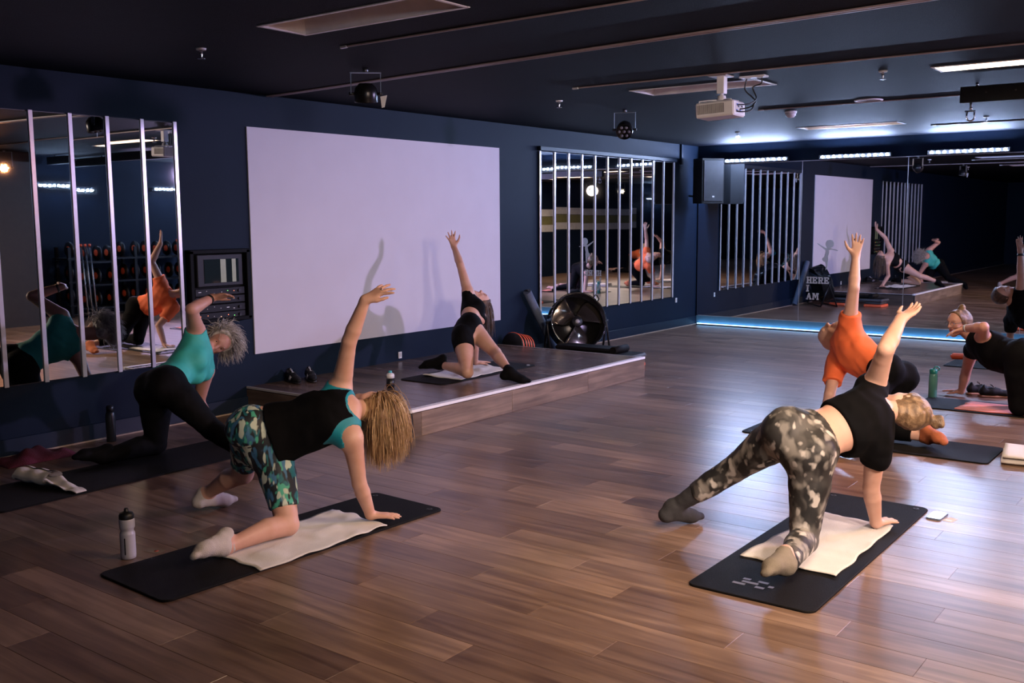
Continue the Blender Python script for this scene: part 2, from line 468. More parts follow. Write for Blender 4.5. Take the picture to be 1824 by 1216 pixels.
MB().box((W / 2 - .012, .006, sh - .004), (W - .03, .018, .022), ch=.003).build('edge_trim', mat('dull_edge_trim', (.30, .29, .31), .4), st)
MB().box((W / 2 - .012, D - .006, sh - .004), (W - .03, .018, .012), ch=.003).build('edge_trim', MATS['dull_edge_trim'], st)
MB().box((W - .012, .012, (sh - .02) / 2), (.034, .034, sh - .02), ch=.003).build('corner_trim', BLACK, st)

# ================================================================== CEILING FITTINGS
RAILM = mat('rail_metal', (0.36, 0.28, 0.30), 0.4, 0.2, var=.15)
def rail(label, p0, p1, w=.022, twin=False):
    p0 = Vector((*p0, ZC)); p1 = Vector((*p1, ZC)); d = (p1 - p0); L = d.length; a = math.atan2(d.y, d.x)
    t = thing('ceiling_rail', label, 'ceiling rail', p0, a)
    for k in ((-1, 1) if twin else (0,)):
        MB().box((L / 2, k * w * .95, -.007), (L, w, .014), ch=.003).build('rail', RAILM, t)
    MB().box((L / 2, 0, -.003), (L, w * 3.2 if twin else w * 1.2, .004)).build('groove', BLACK, t)
    if not twin: MB().box((.03, 0, -.009), (.06, w * 1.5, .016), ch=.003).build('end_piece', ALU, t)
rail('thin metal rail on the ceiling beside the nearest recessed light', (-4.73, 4.49), (XR - .05, 4.42), .012)
rail('twin pale rail running across the ceiling from above the white screen', (XL + .02, 5.85), (XR - .05, 5.02), .022, True)
rail('thin metal rail on the ceiling in front of the projector', (-4.72, 7.11), (XR - .05, 7.09), .012)
rail('thin metal rail on the ceiling behind the projector', (-4.21, 9.76), (XR - .05, 9.74), .014)
rail('thin metal rail on the ceiling nearest the mirror wall lamps', (-3.3, 12.75), (XR - .05, 12.7), .014)

def troffer(label, x0, x1, y0, y1, diff):
    t = thing('ceiling_light', label, 'ceiling light', ((x0 + x1) / 2, (y0 + y1) / 2, ZC), group=None)
    w, d = x1 - x0, y1 - y0; e = .022
    for (x, y, a, b) in ((0, -d / 2 + .004, w + .02, e), (0, d / 2 - .004, w + .02, e), (-w / 2 + .004, 0, e, d - .03), (w / 2 - .004, 0, e, d - .03)):
        MB().box((x, y, -.003), (a, b, .006), ch=.0015).build('frame', WHITEM, t)
    m = MB(); z0, z1 = -.001, .085; iw, idd = w / 2 - .004, d / 2 - .004; k = .055
    m._add([(-iw, -idd, z0), (iw, -idd, z0), (iw - k, -idd + k, z1), (-iw + k, -idd + k, z1), (-iw, idd, z0), (iw, idd, z0), (iw - k, idd - k, z1), (-iw + k, idd - k, z1)],
           [(0, 1, 2, 3), (5, 4, 7, 6), (4, 0, 3, 7), (1, 5, 6, 2)])
    m.build('reflector', WHITEM, t)
    MB().box((0, 0, .084), (w - .10, d - .10, .004)).build('diffuser', diff, t)
troffer('unlit recessed light nearest the camera with white frame and tan diffuser', -4.60, -3.36, 3.74, 4.09, TAN)
troffer('unlit recessed ceiling light behind the projector mount', -4.45, -3.31, 7.60, 8.01, TAN)
troffer('recessed ceiling light close to the mirror wall', -4.69, -3.50, 12.05, 12.40, TANLIT)
troffer('dimly lit recessed light above the hanging beam at the right edge', -2.04, -.82, 7.84, 8.12, TANLIT)

def sprinkler(label, x, y):
    t = thing('sprinkler', label, 'sprinkler', (x, y, ZC))
    MB().cyl((0, 0, 0), (0, 0, -.012), .034, .030, 18).build('escutcheon', WHITE, t)
    MB().lathe([(.010, -.012), (.010, -.04), (.006, -.055), (.006, -.062)], n=12).build('body', STEEL, t)
    MB().cyl((0, 0, -.062), (0, 0, -.066), .024, .024, 14).build('deflector', STEEL, t)
for lab, x, y in (('small sprinkler head on the dark ceiling above the left mirror', -5.476, 3.992), ('small sprinkler head on the ceiling above the white screen edge', -5.331, 7.808), ('small sprinkler head on the ceiling left of the hanging beam light', -2.38, 7.80), ('small sprinkler head above the corner loudspeaker glow', -5.52, 12.16), ('small sprinkler head beside the shackle, near the mirror lamps', -2.549, 12.09)):
    sprinkler(lab, x, y)

# ---- stage spot lamps
def par_can(label, loc, target, lens_mat, light=None, r=.085, leds=7):
    t = thing('par_can', label, 'spotlight', (loc[0], loc[1], ZC))
    c = Vector((0, 0, loc[2] - ZC)); d = (Vector(target) - Vector(loc)).normalized()
    side = d.cross(Vector((0, 0, 1))).normalized(); upv = side.cross(d)
    R = frameR(side, upv, d)
    y = MB(); w = r + .022
    top = -.030
    y.box((0, 0, top), (w * 2 + .01, .03, .005), R.to_4x4().to_3x3() if False else frameR(side, Vector((0, 0, 1)).cross(side), Vector((0, 0, 1))))
    for s in (-1, 1):
        p = side * (s * w)
        y.box((p.x, p.y, (top + c.z) / 2), (.005, .03, top - c.z), frameR(side, Vector((0, 0, 1)).cross(side), Vector((0, 0, 1))))
    y.cyl((0, 0, 0), (0, 0, -.03), .022, .018, 12)
    y.build('yoke', DSTEEL, t)
    b = MB().lathe([(.0, -.075), (r * .55, -.075), (r * .9, -.045), (r, -.01), (r, .055), (r * .97, .06), (r * .93, .052), (0, .052)], c, 26, R).build('housing', BLACKM, t)
    for s in (-1, 1):
        MB().cyl(c + side * (s * (r - .005)), c + side * (s * (w + .014)), .010, .014, 10).build('clamp_knob', BLACK, t)
    for k in range(leds):
        a = 0 if k == 0 else 2 * math.pi * k / (leds - 1); rad = 0 if k == 0 else r * .58
        p = c + d * .053 + (side * math.cos(a) + upv * math.sin(a)) * rad
        MB().lathe([(.016, 0), (.013, .006), (.0, .009)], p, 12, R).build('lens', lens_mat, t)
    if light: lamp('SPOT', 'par_beam', c + d * .075, light[0], light[1], t, target=c + d, size=light[2], spot=light[3], blend=.8)
    return t
LENSOFF = mat('lens_off', (.30, .31, .33), .15)
LENSWARM = mat('lens_warm', (1, .7, .5), .3, emit=(1.0, .42, .16), estr=14)
LENSWHITE = mat('lens_warm_white', (1, .9, .8), .3, emit=(1.0, .78, .55), estr=14)
LENSFILL = mat('lens_violet_fill', (.8, .7, 1), .3, emit=(.60, .45, 1.0), estr=12)
p1 = par_can('unlit black spotlight in a bright yoke hanging above the white screen', (-5.29, 5.26, 2.58), (-5.6, 5.6, 0), LENSOFF)
MB().prism([(0, 0), (.05, .01), (.03, -.075), (.01, -.08)], .004, frameR(UP * 0 + RT, (0, 0, 1), np.cross(RT, (0, 0, 1))), (.085, .06, -.20)).build('barn_door', WHITEM, p1)
par_can('unlit black multi-lens spotlight above the strip mirror', (-5.26, 8.88, 2.56), (-4.2, 6.5, 1.2), LENSOFF)
# ---- further lit fittings outside the frame: the room's own lamps, seen in the mirrors, and an added violet fill spot
def lit_troffer(label, x0, x1, y0, y1, energy, color=(1.0, .70, .46), mk=True):
    if mk: troffer(label, x0, x1, y0, y1, TANLIT)
    lamp('AREA', 'troffer_light', ((x0 + x1) / 2, (y0 + y1) / 2, ZC + .07), energy, color, None, target=((x0 + x1) / 2, (y0 + y1) / 2, 0), size=x1 - x0 - .12, size_y=y1 - y0 - .12)
lit_troffer('', -2.04, -.82, 7.84, 8.12, 40, mk=False)
lit_troffer('lit recessed ceiling light above the camouflage person, outside the frame', -1.6, -.4, 3.75, 4.1, 60)
lit_troffer('lit recessed ceiling light outside the right edge of the picture', .4, 1.6, 5.4, 5.75, 60)
par_can('glowing orange spotlight near the dark pillar, seen in the left mirror', (1.25, 7.65, 2.50), (-4.5, 3.0, .2), LENSWARM, (160, (1.0, .36, .14), .04, 55))
par_can('warm white spotlight on the right side outside the frame', (1.8, 1.7, 2.50), (-3.0, 5.0, .6), LENSWHITE, (640, (1.0, .765, .61), .15, 58))
par_can('second warm white spotlight on the right side outside the frame', (1.9, 3.2, 2.50), (-2.6, 6.5, .2), LENSWHITE, (520, (1.0, .76, .64), .15, 70))
par_can('added violet fill spotlight on the right side near the mirror wall', (1.6, 11.0, 2.50), (-3.8, 8.0, .3), LENSFILL, (1200, (.74, .56, 1.0), .13, 90))  # fill lamp added to wash the mid and back floor violet


BULB_E, TILT = 2300.0, 1.2
# ---- led bars above the mirrors
BULB = mat('led_bulb', (1, 1, 1), .4, emit=(.48, .62, 1.0), estr=BULB_E)
BULB2 = mat('led_bulb_side', (1, 1, 1), .4, emit=(.46, .63, 1.0), estr=480.0)
def led_bar(label, x0, axis, lit, energy=20, z=2.514, tgt=(0, -1.1, .8), color=(.40, .66, 1.0)):
    L = .903
    if axis == 'x': base = (x0 + L / 2, YB - .045, z); ex = Vector((1, 0, 0)); n = Vector((0, -1, 0))
    else: base = (XR - .045, x0 + L / 2, z); ex = Vector((0, 1, 0)); n = Vector((-1, 0, 0))
    t = thing('led_bar', label, 'light bar', base)
    R = frameR(ex, Vector((0, 0, 1)).cross(ex), (0, 0, 1))
    MB().box((0, 0, 0), (L + .10, .05, .062), R, ch=.006).build('housing', BLACK, t)
    for s in (-1, 1):
        MB().box(ex * (s * .35) - n * .033 + Vector((0, 0, -.005)), (.03, .02, .05), R).build('bracket', BLACKM, t)
    first = None
    RB = frameR(ex, Vector((0, 0, 1)), n) if axis == 'x' else frameR(Vector((0, 0, 1)), n.cross(Vector((0, 0, 1))), n)
    for k in range(12):
        if first is None:
            first = MB().lathe([(.0175, 0), (.017, .005), (.013, .010), (.007, .013), (0, .0135)], (0, 0, 0), 14, frameR(ex, (n + Vector((0, 0, TILT))).normalized().cross(ex), (n + Vector((0, 0, TILT))).normalized())).build('bulb', BULB if axis == 'x' else BULB2, t); o = first
        else: o = link('bulb', first.data, t)
        o.location = ex * (-L / 2 + k * L / 11) + n * .0255
    return t
names = ['row of twelve bright bulbs above the mirror, beside the corner loudspeaker', 'middle row of twelve bright bulbs above the mirror wall', 'row of twelve bright bulbs above the mirror at the right edge']
for lab, x in zip(names, (-6.591, -5.124, -3.642)): led_bar(lab, x, 'x', True)
for k, x in enumerate((-2.16, -.68, .80)):
    led_bar('row of bright bulbs above the mirror wall outside the right edge, seen reflected', x, 'x', True).__setitem__('group', 'light bars seen only in reflections')
for k, y in enumerate((8.83, 11.04, -2.2, -4.6)):
    led_bar('row of bright bulbs on the far side wall, seen in the left mirror', y, 'y', True, 26, 2.25, (0, -1.2, .1), (.50, .62, 1.0)).__setitem__('group', 'light bars on the far side wall')

# ---- projector on its mount
t = thing('projector', 'white ceiling projector on a square mount with looping cables', 'projector', (-3.43, 7.25, ZC))
MB().box((-.01, 0, -.006), (.15, .15, .012), ch=.003).build('ceiling_plate', WHITEM, t)
MB().box((0, 0, -.075), (.062, .062, .13), ch=.004).build('column', WHITEM, t)
MB().lathe([(.014, -.13), (.014, -.15), (.030, -.155), (.036, -.185), (.036, -.19)], n=16).build('swivel', WHITEM, t)
br = MB()
for ex, ey in ((-.16, -.06), (-.10, .09), (.11, -.07), (.10, .09)):
    br.tube([(0, 0, -.187), (ex * .6, ey * .6, -.187), (ex, ey, -.193), (ex, ey, -.205)], .006, 8)
br.build('bracket', WHITEM, t)
body = MB().box((0, 0, 0), (.31, .27, .115), ch=.012)
rotb = Matrix.Rotation(.10, 3, 'Z') @ Matrix.Rotation(-.05, 3, 'Y')
pb = body.build('body', WHITE, t, (-.02, .02, -.262)); pb.rotation_euler = rotb.to_euler()
for k in range(20):
    MB().box((-.13 + k * .0105, -.136, .004), (.0055, .004, .066)).build('vent_slat', PALE, pb)
MB().box((-.03, -.1345, .004), (.215, .002, .070)).build('vent_recess', mat('vent_shadow', (.12, .12, .15), .6), pb)
MB().box((.1555, .0, .0), (.002, .19, .085)).build('connector_panel', PALE, pb)
for k, (y, z) in enumerate(((-.07, -.02), (-.03, .01), (.01, -.02), (.05, .015), (-.06, .025))):
    MB().box((.158, y, z), (.006, .026, .012)).build('connector', BLACK if k % 2 else mat('blue_connector', (.05, .12, .5), .4), pb)
MB().cyl((-.155, .05, .0), (-.175, .05, .0), .040, .036, 20).build('lens', GLOSSB, pb)
for pts in (((.13, .17, -.01), (.12, .16, -.10), (.17, .18, -.16), (.21, .16, -.20), (.19, .10, -.245), (.14, .03, -.262)), ((.24, .19, -.01), (.24, .19, -.06), (.18, .17, -.09), (.21, .17, -.17), (.20, .08, -.22), (.14, -.03, -.235)), ((.20, .16, -.20), (.21, .08, -.27), (.17, .0, -.285), (.14, -.05, -.28))):
    P = [Vector(p) for p in pts]; path = []
    for i in range(len(P) - 1):
        a, b2, c2, d2 = P[max(i - 1, 0)], P[i], P[i + 1], P[min(i + 2, len(P) - 1)]
        for q in range(6):
            s = q / 6
            path.append(.5 * ((2 * b2) + (-a + c2) * s + (2 * a - 5 * b2 + 4 * c2 - d2) * s * s + (-a + 3 * b2 - 3 * c2 + d2) * s ** 3))
    path.append(P[-1])
    MB().tube(path, .0055, 8).build('cable', BLACK, t)
t = thing('ceiling_outlet', 'flat white outlet plate on the ceiling feeding the projector cables', 'outlet', (-3.25, 7.43, ZC))
MB().box((0, 0, -.008), (.21, .09, .016), ch=.004).build('plate', WHITEM, t)
for x in (-.05, .05): MB().cyl((x, 0, -.016), (x, 0, -.02), .024, .024, 16).build('socket', PALE, t)

t = thing('dome_sensor', 'small white dome sensor on the ceiling right of the projector', 'sensor', (-4.02, 10.145, ZC))
MB().cyl((0, 0, 0), (0, 0, -.02), .062, .060, 22).build('base', WHITE, t)
MB().lathe([(.055, -.02), (.050, -.045), (.034, -.064), (0, -.07)], n=22).build('dome', mat('frosted_dome', (.6, .58, .62), .2), t)
t = thing('ceiling_speaker', 'flat round white speaker set in the ceiling', 'speaker', (-3.07, 9.66, ZC))
MB().lathe([(.105, 0), (.105, -.008), (.125, -.010), (.13, -.004), (.13, 0)], n=30).build('rim', WHITE, t)
MB().cyl((0, 0, -.002), (0, 0, -.006), .104, .104, 28).build('grille', mat('grey_grille', (.32, .32, .36), .5, bump=.5, bscale=400), t)

# ---- hanging beam with shackle
t = thing('ceiling_beam', 'black wooden beam bolted under the ceiling at the right edge', 'beam', (-2.10, 9.0, 2.60))
MB().box((2.3, 0, .065), (4.6, .09, .13), ch=.004).build('beam', mat('black_timber', (.005, .007, .010), .55, var=.2, spec=.2), t)
for x in (.12, 1.6, 3.0, 4.4):
    MB().cyl((x, 0, .13), (x, 0, .16), .012, .012, 10).build('bolt', STEEL, t)
for x in (.20, .42, 1.2): MB().cyl((x, -.047, .075), (x, -.044, .075), .008, .008, 10).build('bolt_hole', BLACK, t)
t = thing('shackle', 'steel bow shackle hanging from the end of the black ceiling beam', 'shackle', (-2.02, 9.0, 2.60))
MB().cyl((0, 0, 0), (0, 0, -.035), .010, .010, 12).build('eye_bolt', DSTEEL, t)
MB().lathe([(.006, -.034), (.014, -.04), (.014, -.052), (.006, -.058)], n=12).build('nut', STEEL, t)
path = [Vector((-.026, 0, -.065))] + [Vector((-.030 * math.cos(a) if True else 0, 0, -.115 - .030 * math.sin(a))) for a in np.linspace(0, math.pi, 12)] + [Vector((.026, 0, -.065))]
MB().tube(path, .0065, 10).build('bow', STEEL, t)
MB().cyl((-.045, 0, -.066), (.038, 0, -.066), .0065, .0065, 10).build('pin', DSTEEL, t)

# ---- loudspeaker in the corner
nrm = unit((.84, -.54, 0)); lat = np.array([-nrm[1], nrm[0], 0])
t = thing('loudspeaker', 'black box loudspeaker with metal grille mounted high in the mirrored corner', 'loudspeaker', (-6.72, 13.78, 1.875))
R = frameR(lat, -nrm, (0, 0, 1))
m = MB(); hw, dd, hh = .185, .30, .66
poly = [(-hw, 0), (hw, 0), (hw, .20), (hw - .05, dd), (-hw + .03, dd), (-hw, .26)]
R2 = frameR(lat, -nrm, (0, 0, 1))
m.prism(poly, hh, R2, tuple(nrm * .15)).build('cabinet', mat('speaker_paint', (.0045, .005, .0065), .55, bump=.3, bscale=250, spec=.25), t)
MB().box(tuple(nrm * .155 + np.array([0, 0, .33])), (.325, .014, .60), R, ch=.005).build('grille', SPKGRILL, t)
MB().box(tuple(nrm * .165 + np.array([0, 0, .10])), (.034, .004, .022), R).build('badge', WHITE, t)
MB().tube([tuple(-nrm * .05 + np.array([0, 0, -.002])), tuple(-nrm * .10 + np.array([0, 0, .10])), (XL + 6.72 + .02, .12, .12)], .016, 10).build('bracket', BLACKM, t)

# ---- lettering and dancer decal on the mirror wall
DEC = mat('frosted_decal', (.80, .78, .84), .6, var=.03)
t = thing('mirror_lettering', 'grey slab lettering HERE I AM stuck on the mirror wall', 'lettering', (-5.32, YB - .0175, .47))
def slab(ch):
    # letters on a 10 x 14 unit cell, given as boxes x0,y0,x1,y1 or polygons
    S = {'H': [(0, 0, 4.4, 2.6), (0, 11.4, 4.4, 14), (5.6, 0, 10, 2.6), (5.6, 11.4, 10, 14), (.9, 0, 3.6, 14), (6.4, 0, 9.1, 14), (2, 5.8, 8, 8.2)],
         'E': [(0, 0, 9.2, 2.6), (0, 11.4, 9.2, 14), (.9, 0, 3.7, 14), (2, 5.8, 6.6, 8.2), (6.9, 0, 9.2, 4.6), (6.9, 9.4, 9.2, 14), (5, 4.9, 6.9, 9.1)],
         'R': [(0, 0, 4.6, 2.6), (.9, 0, 3.7, 14), (0, 11.4, 7.2, 14), (2, 5.9, 7.2, 8.3), (6.2, 6.6, 9.0, 13.3), (5.9, 0, 10, 2.5)],
         'I': [(0, 0, 5, 2.6), (0, 11.4, 5, 14), (1.1, 0, 3.9, 14)],
         'A': [(0, 0, 4.2, 2.5), (6.4, 0, 10.6, 2.5), (3.0, 4.1, 7.6, 6.3)],
         'M': [(0, 0, 4.0, 2.5), (8.2, 0, 12.2, 2.5), (0, 11.5, 3.6, 14), (8.6, 11.5, 12.2, 14), (.9, 0, 3.1, 14), (9.1, 0, 11.3, 14)]}
    Pg = {'R': [[(4.4, 6.4), (6.6, 6.4), (9.4, 1), (6.6, 1)]], 'A': [[(1.0, 1), (3.4, 1), (6.4, 14), (4.2, 14)], [(7.2, 1), (9.7, 1), (6.6, 14), (4.2, 14)]],
          'M': [[(2.2, 14), (4.6, 14), (7.0, 3.5), (5.2, 3.5)], [(7.6, 14), (10, 14), (7.0, 3.5), (5.2, 3.5)]]}
    return S[ch], Pg.get(ch, [])
def letter(ch, x, z, sc, sz):
    b, pg = slab(ch); m = MB()
    for i, (x0, y0, x1, y1) in enumerate(b): m.box(((x0 + x1) / 2 * sc, 0, (y0 + y1) / 2 * sz), ((x1 - x0) * sc, .0018 + i * .00004, (y1 - y0) * sz))
    for i, p in enumerate(pg): m.prism([(a * sc, c * sz) for a, c in p], .0017 + i * .00006, frameR((1, 0, 0), (0, 0, 1), (0, -1, 0)), (0, .0008, 0))
    m.build('letter', DEC, t, (x, 0, z))
sc, sz = .0080, .0070
for i, ch in enumerate('HERE'): letter(ch, i * .086, .232, sc, sz)
letter('I', 0.0, .112, sc, sz)
letter('A', 0, -.004, sc * .98, sz); letter('M', .092, -.004, sc * .98, sz)
dz = .90
pts = [(.135, 0), (.150, .012), (.165, .055), (.168, .12), (.172, .165), (.165, .20), (.178, .235), (.182, .262), (.176, .288), (.20, .297), (.24, .293), (.305, .28), (.308, .29), (.25, .308), (.205, .318), (.20, .325), (.228, .335), (.248, .365), (.246, .40), (.222, .432), (.185, .44), (.148, .430), (.128, .402), (.124, .368), (.136, .338), (.150, .325), (.140, .318), (.105, .335), (.06, .36), (.018, .388), (.0, .392), (.006, .38), (.05, .345), (.10, .308), (.128, .285), (.126, .255), (.118, .225), (.11, .19), (.085, .175), (.082, .155), (.10, .128), (.122, .122), (.13, .115), (.138, .075), (.138, .04)]
tag(MB().prism(pts, .0018, frameR((1, 0, 0), (0, 0, 1), (0, -1, 0))).build('dancer_decal', DEC, None, (-5.18, YB - .0168, dz)), 'grey decal of a leaping dancer silhouette on the mirror above the lettering', 'decal')


# ================================================================== SDF SHAPES (organic meshes)
def smin(a, b, k):
    h = np.maximum(k - np.abs(a - b), 0) / k
    return np.minimum(a, b) - h * h * k * .25
class Prim:
    """tapered capsule a->b, optionally flattened by s along n"""
    def __init__(s, g, a, b, r0, r1, n=None, sq=1.0, k=.03, cut=None):
        s.g = g; s.a = np.asarray(a, float); s.b = np.asarray(b, float); s.r0 = r0; s.r1 = r1
        s.n = None if n is None else unit(n); s.sq = sq; s.k = k; s.cut = cut
    def bounds(s, m):
        r = max(s.r0, s.r1) + m
        return np.minimum(s.a, s.b) - r, np.maximum(s.a, s.b) + r
    def dist(s, X, Y, Z, inf=0.0):
        ab = s.b - s.a; L2 = max(float(ab @ ab), 1e-12)
        px, py, pz = X - s.a[0], Y - s.a[1], Z - s.a[2]
        t = np.clip((px * ab[0] + py * ab[1] + pz * ab[2]) / L2, 0, 1)
        qx, qy, qz = px - t * ab[0], py - t * ab[1], pz - t * ab[2]
        r = s.r0 + (s.r1 - s.r0) * t
        if s.n is not None and s.sq != 1.0:
            dn = qx * s.n[0] + qy * s.n[1] + qz * s.n[2]
            e = (s.sq - 1) * dn
            ax, ay, az = qx + e * s.n[0], qy + e * s.n[1], qz + e * s.n[2]
            l1 = np.sqrt(ax * ax + ay * ay + az * az) + 1e-6
            e2 = (s.sq ** 2 - 1) * dn
            bx, by, bz = qx + e2 * s.n[0], qy + e2 * s.n[1], qz + e2 * s.n[2]
            l2 = np.sqrt(bx * bx + by * by + bz * bz) + 1e-6
            d = (l1 - r) * l1 / l2
        else:
            d = np.sqrt(qx * qx + qy * qy + qz * qz) - r
        d = d - inf
        if s.cut is not None:
            for (c, n) in s.cut:
                d = np.maximum(d, (X - c[0]) * n[0] + (Y - c[1]) * n[1] + (Z - c[2]) * n[2])
        return d
class Field:
    def __init__(s, lo, hi, vox):
        s.lo = np.asarray(lo, float); s.vox = vox
        s.n = np.maximum(np.ceil((np.asarray(hi) - s.lo) / vox).astype(int) + 1, 4)
        s.ax = [(s.lo[i] + vox * np.arange(s.n[i])).astype(np.float32) for i in range(3)]
        s.D = np.full(s.n, .5, np.float32)
    def sub(s, lo, hi):
        i0 = np.clip(np.floor((np.asarray(lo) - s.lo) / s.vox).astype(int), 0, s.n)
        i1 = np.clip(np.ceil((np.asarray(hi) - s.lo) / s.vox).astype(int) + 1, 0, s.n)
        sl = tuple(slice(a, b) for a, b in zip(i0, i1))
        X = s.ax[0][sl[0]][:, None, None]; Y = s.ax[1][sl[1]][None, :, None]; Z = s.ax[2][sl[2]][None, None, :]
        return sl, X, Y, Z
    def add(s, p, inf=0.0, k=None):
        k = p.k if k is None else k
        lo, hi = p.bounds(inf + k + 3 * s.vox)
        sl, X, Y, Z = s.sub(lo, hi)
        if s.D[sl].size == 0: return
        s.D[sl] = smin(s.D[sl], p.dist(X, Y, Z, inf).astype(np.float32), k)
    def carve(s, p, k=.008, inf=0.0):
        lo, hi = p.bounds(inf + k + 3 * s.vox)
        sl, X, Y, Z = s.sub(lo, hi)
        if s.D[sl].size == 0: return
        s.D[sl] = -smin(-s.D[sl], p.dist(X, Y, Z, inf).astype(np.float32), k)
    def cut(s, c, n):
        # keep the side where (p-c).n < 0
        X = s.ax[0][:, None, None]; Y = s.ax[1][None, :, None]; Z = s.ax[2][None, None, :]
        pl = (X - c[0]) * n[0] + (Y - c[1]) * n[1] + (Z - c[2]) * n[2]
        np.maximum(s.D, pl.astype(np.float32), out=s.D)
    def ripple(s, amp, freq, seed=0):
        r = np.random.default_rng(seed)
        X = s.ax[0][:, None, None]; Y = s.ax[1][None, :, None]; Z = s.ax[2][None, None, :]
        m = np.abs(s.D) < .06
        acc = np.zeros_like(s.D)
        for i in range(5):
            d = r.normal(size=3); d /= np.linalg.norm(d); f = freq * r.uniform(.6, 1.8)
            acc += np.sin(f * (X * d[0] + Y * d[1] + Z * d[2]) + r.uniform(0, 6) + 1.3 * np.sin(f * .6 * (X * d[1] + Y * d[2] - Z * d[0]))).astype(np.float32)
        s.D = np.where(m, s.D + amp * acc / 2.2, s.D)
    def mesh(s):
        D = s.D; n = s.n
        sg = D < 0
        c = np.zeros((n[0]-1, n[1]-1, n[2]-1), np.uint8)
        for i in (0, 1):
            for j in (0, 1):
                for k in (0, 1):
                    c += sg[i:n[0]-1+i, j:n[1]-1+j, k:n[2]-1+k]
        act = np.argwhere((c > 0) & (c < 8))
        idx = np.full(c.shape, -1, np.int64); idx[tuple(act.T)] = np.arange(len(act))
        pos = np.zeros((len(act), 3)); cnt = np.zeros(len(act))
        A = act
        corner = lambda o: D[A[:, 0] + o[0], A[:, 1] + o[1], A[:, 2] + o[2]]
        cv = {(i, j, k): corner((i, j, k)) for i in (0, 1) for j in (0, 1) for k in (0, 1)}
        for a in range(3):
            o1, o2 = [x for x in range(3) if x != a]
            for i in (0, 1):
                for j in (0, 1):
                    p = [0, 0, 0]; p[o1] = i; p[o2] = j; q = list(p); q[a] = 1
                    v0, v1 = cv[tuple(p)], cv[tuple(q)]
                    m = (v0 < 0) != (v1 < 0)
                    t = np.zeros(len(A)); t[m] = v0[m] / (v0[m] - v1[m])
                    pp = np.zeros((len(A), 3)); pp[:, o1] = i; pp[:, o2] = j; pp[:, a] = t
                    pos[m] += pp[m]; cnt[m] += 1
        V = (A + pos / cnt[:, None]) * s.vox + s.lo
        quads = []
        for a in range(3):
            o1, o2 = [x for x in range(3) if x != a]
            if a == 1: o1, o2 = o2, o1
            sl0 = [slice(None)] * 3; sl1 = [slice(None)] * 3
            sl0[a] = slice(0, -1); sl1[a] = slice(1, None)
            e = sg[tuple(sl0)] != sg[tuple(sl1)]
            E = np.argwhere(e)
            ok = (E[:, o1] > 0) & (E[:, o2] > 0) & (E[:, o1] < n[o1] - 1) & (E[:, o2] < n[o2] - 1)
            E = E[ok]
            inside = sg[tuple(E.T)]
            def cell(d1, d2):
                q = E.copy(); q[:, o1] += d1; q[:, o2] += d2
                return idx[tuple(q.T)]
            q = np.stack([cell(-1, -1), cell(0, -1), cell(0, 0), cell(-1, 0)], 1)
            q[~inside] = q[~inside][:, ::-1]
            quads.append(q)
        Q = np.concatenate(quads)
        Q = Q[(Q >= 0).all(1)]
        return V, Q
def np_mesh(name, V, Q, material, parent=None, org=(0, 0, 0), smooth_iter=0):
    V = np.asarray(V, float)
    if smooth_iter:
        e = np.concatenate([Q[:, [0, 1]], Q[:, [1, 2]], Q[:, [2, 3]], Q[:, [3, 0]]])
        for _ in range(smooth_iter):
            acc = np.zeros_like(V); cn = np.zeros(len(V))
            for c in range(3): acc[:, c] = np.bincount(e[:, 0], V[e[:, 1], c], len(V)) + np.bincount(e[:, 1], V[e[:, 0], c], len(V))
            cn = np.bincount(e[:, 0], minlength=len(V)) + np.bincount(e[:, 1], minlength=len(V))
            V = V * .5 + .5 * acc / np.maximum(cn, 1)[:, None]
    V = V - np.asarray(org)
    me = bpy.data.meshes.new(name)
    me.vertices.add(len(V)); me.vertices.foreach_set('co', V.astype(np.float32).ravel())
    me.loops.add(Q.size); me.loops.foreach_set('vertex_index', Q.astype(np.int32).ravel())
    me.polygons.add(len(Q)); me.polygons.foreach_set('loop_start', (np.arange(len(Q)) * 4).astype(np.int32))
    me.polygons.foreach_set('use_smooth', np.ones(len(Q), bool))
    me.materials.append(material); me.update(calc_edges=True); me.validate()
    return link(name, me, parent)
def field_for(prims, vox, inf=0.0):
    lo = np.min([p.bounds(inf)[0] for p in prims], 0) - 4 * vox; hi = np.max([p.bounds(inf)[1] for p in prims], 0) + 4 * vox
    return Field(lo, hi, vox)

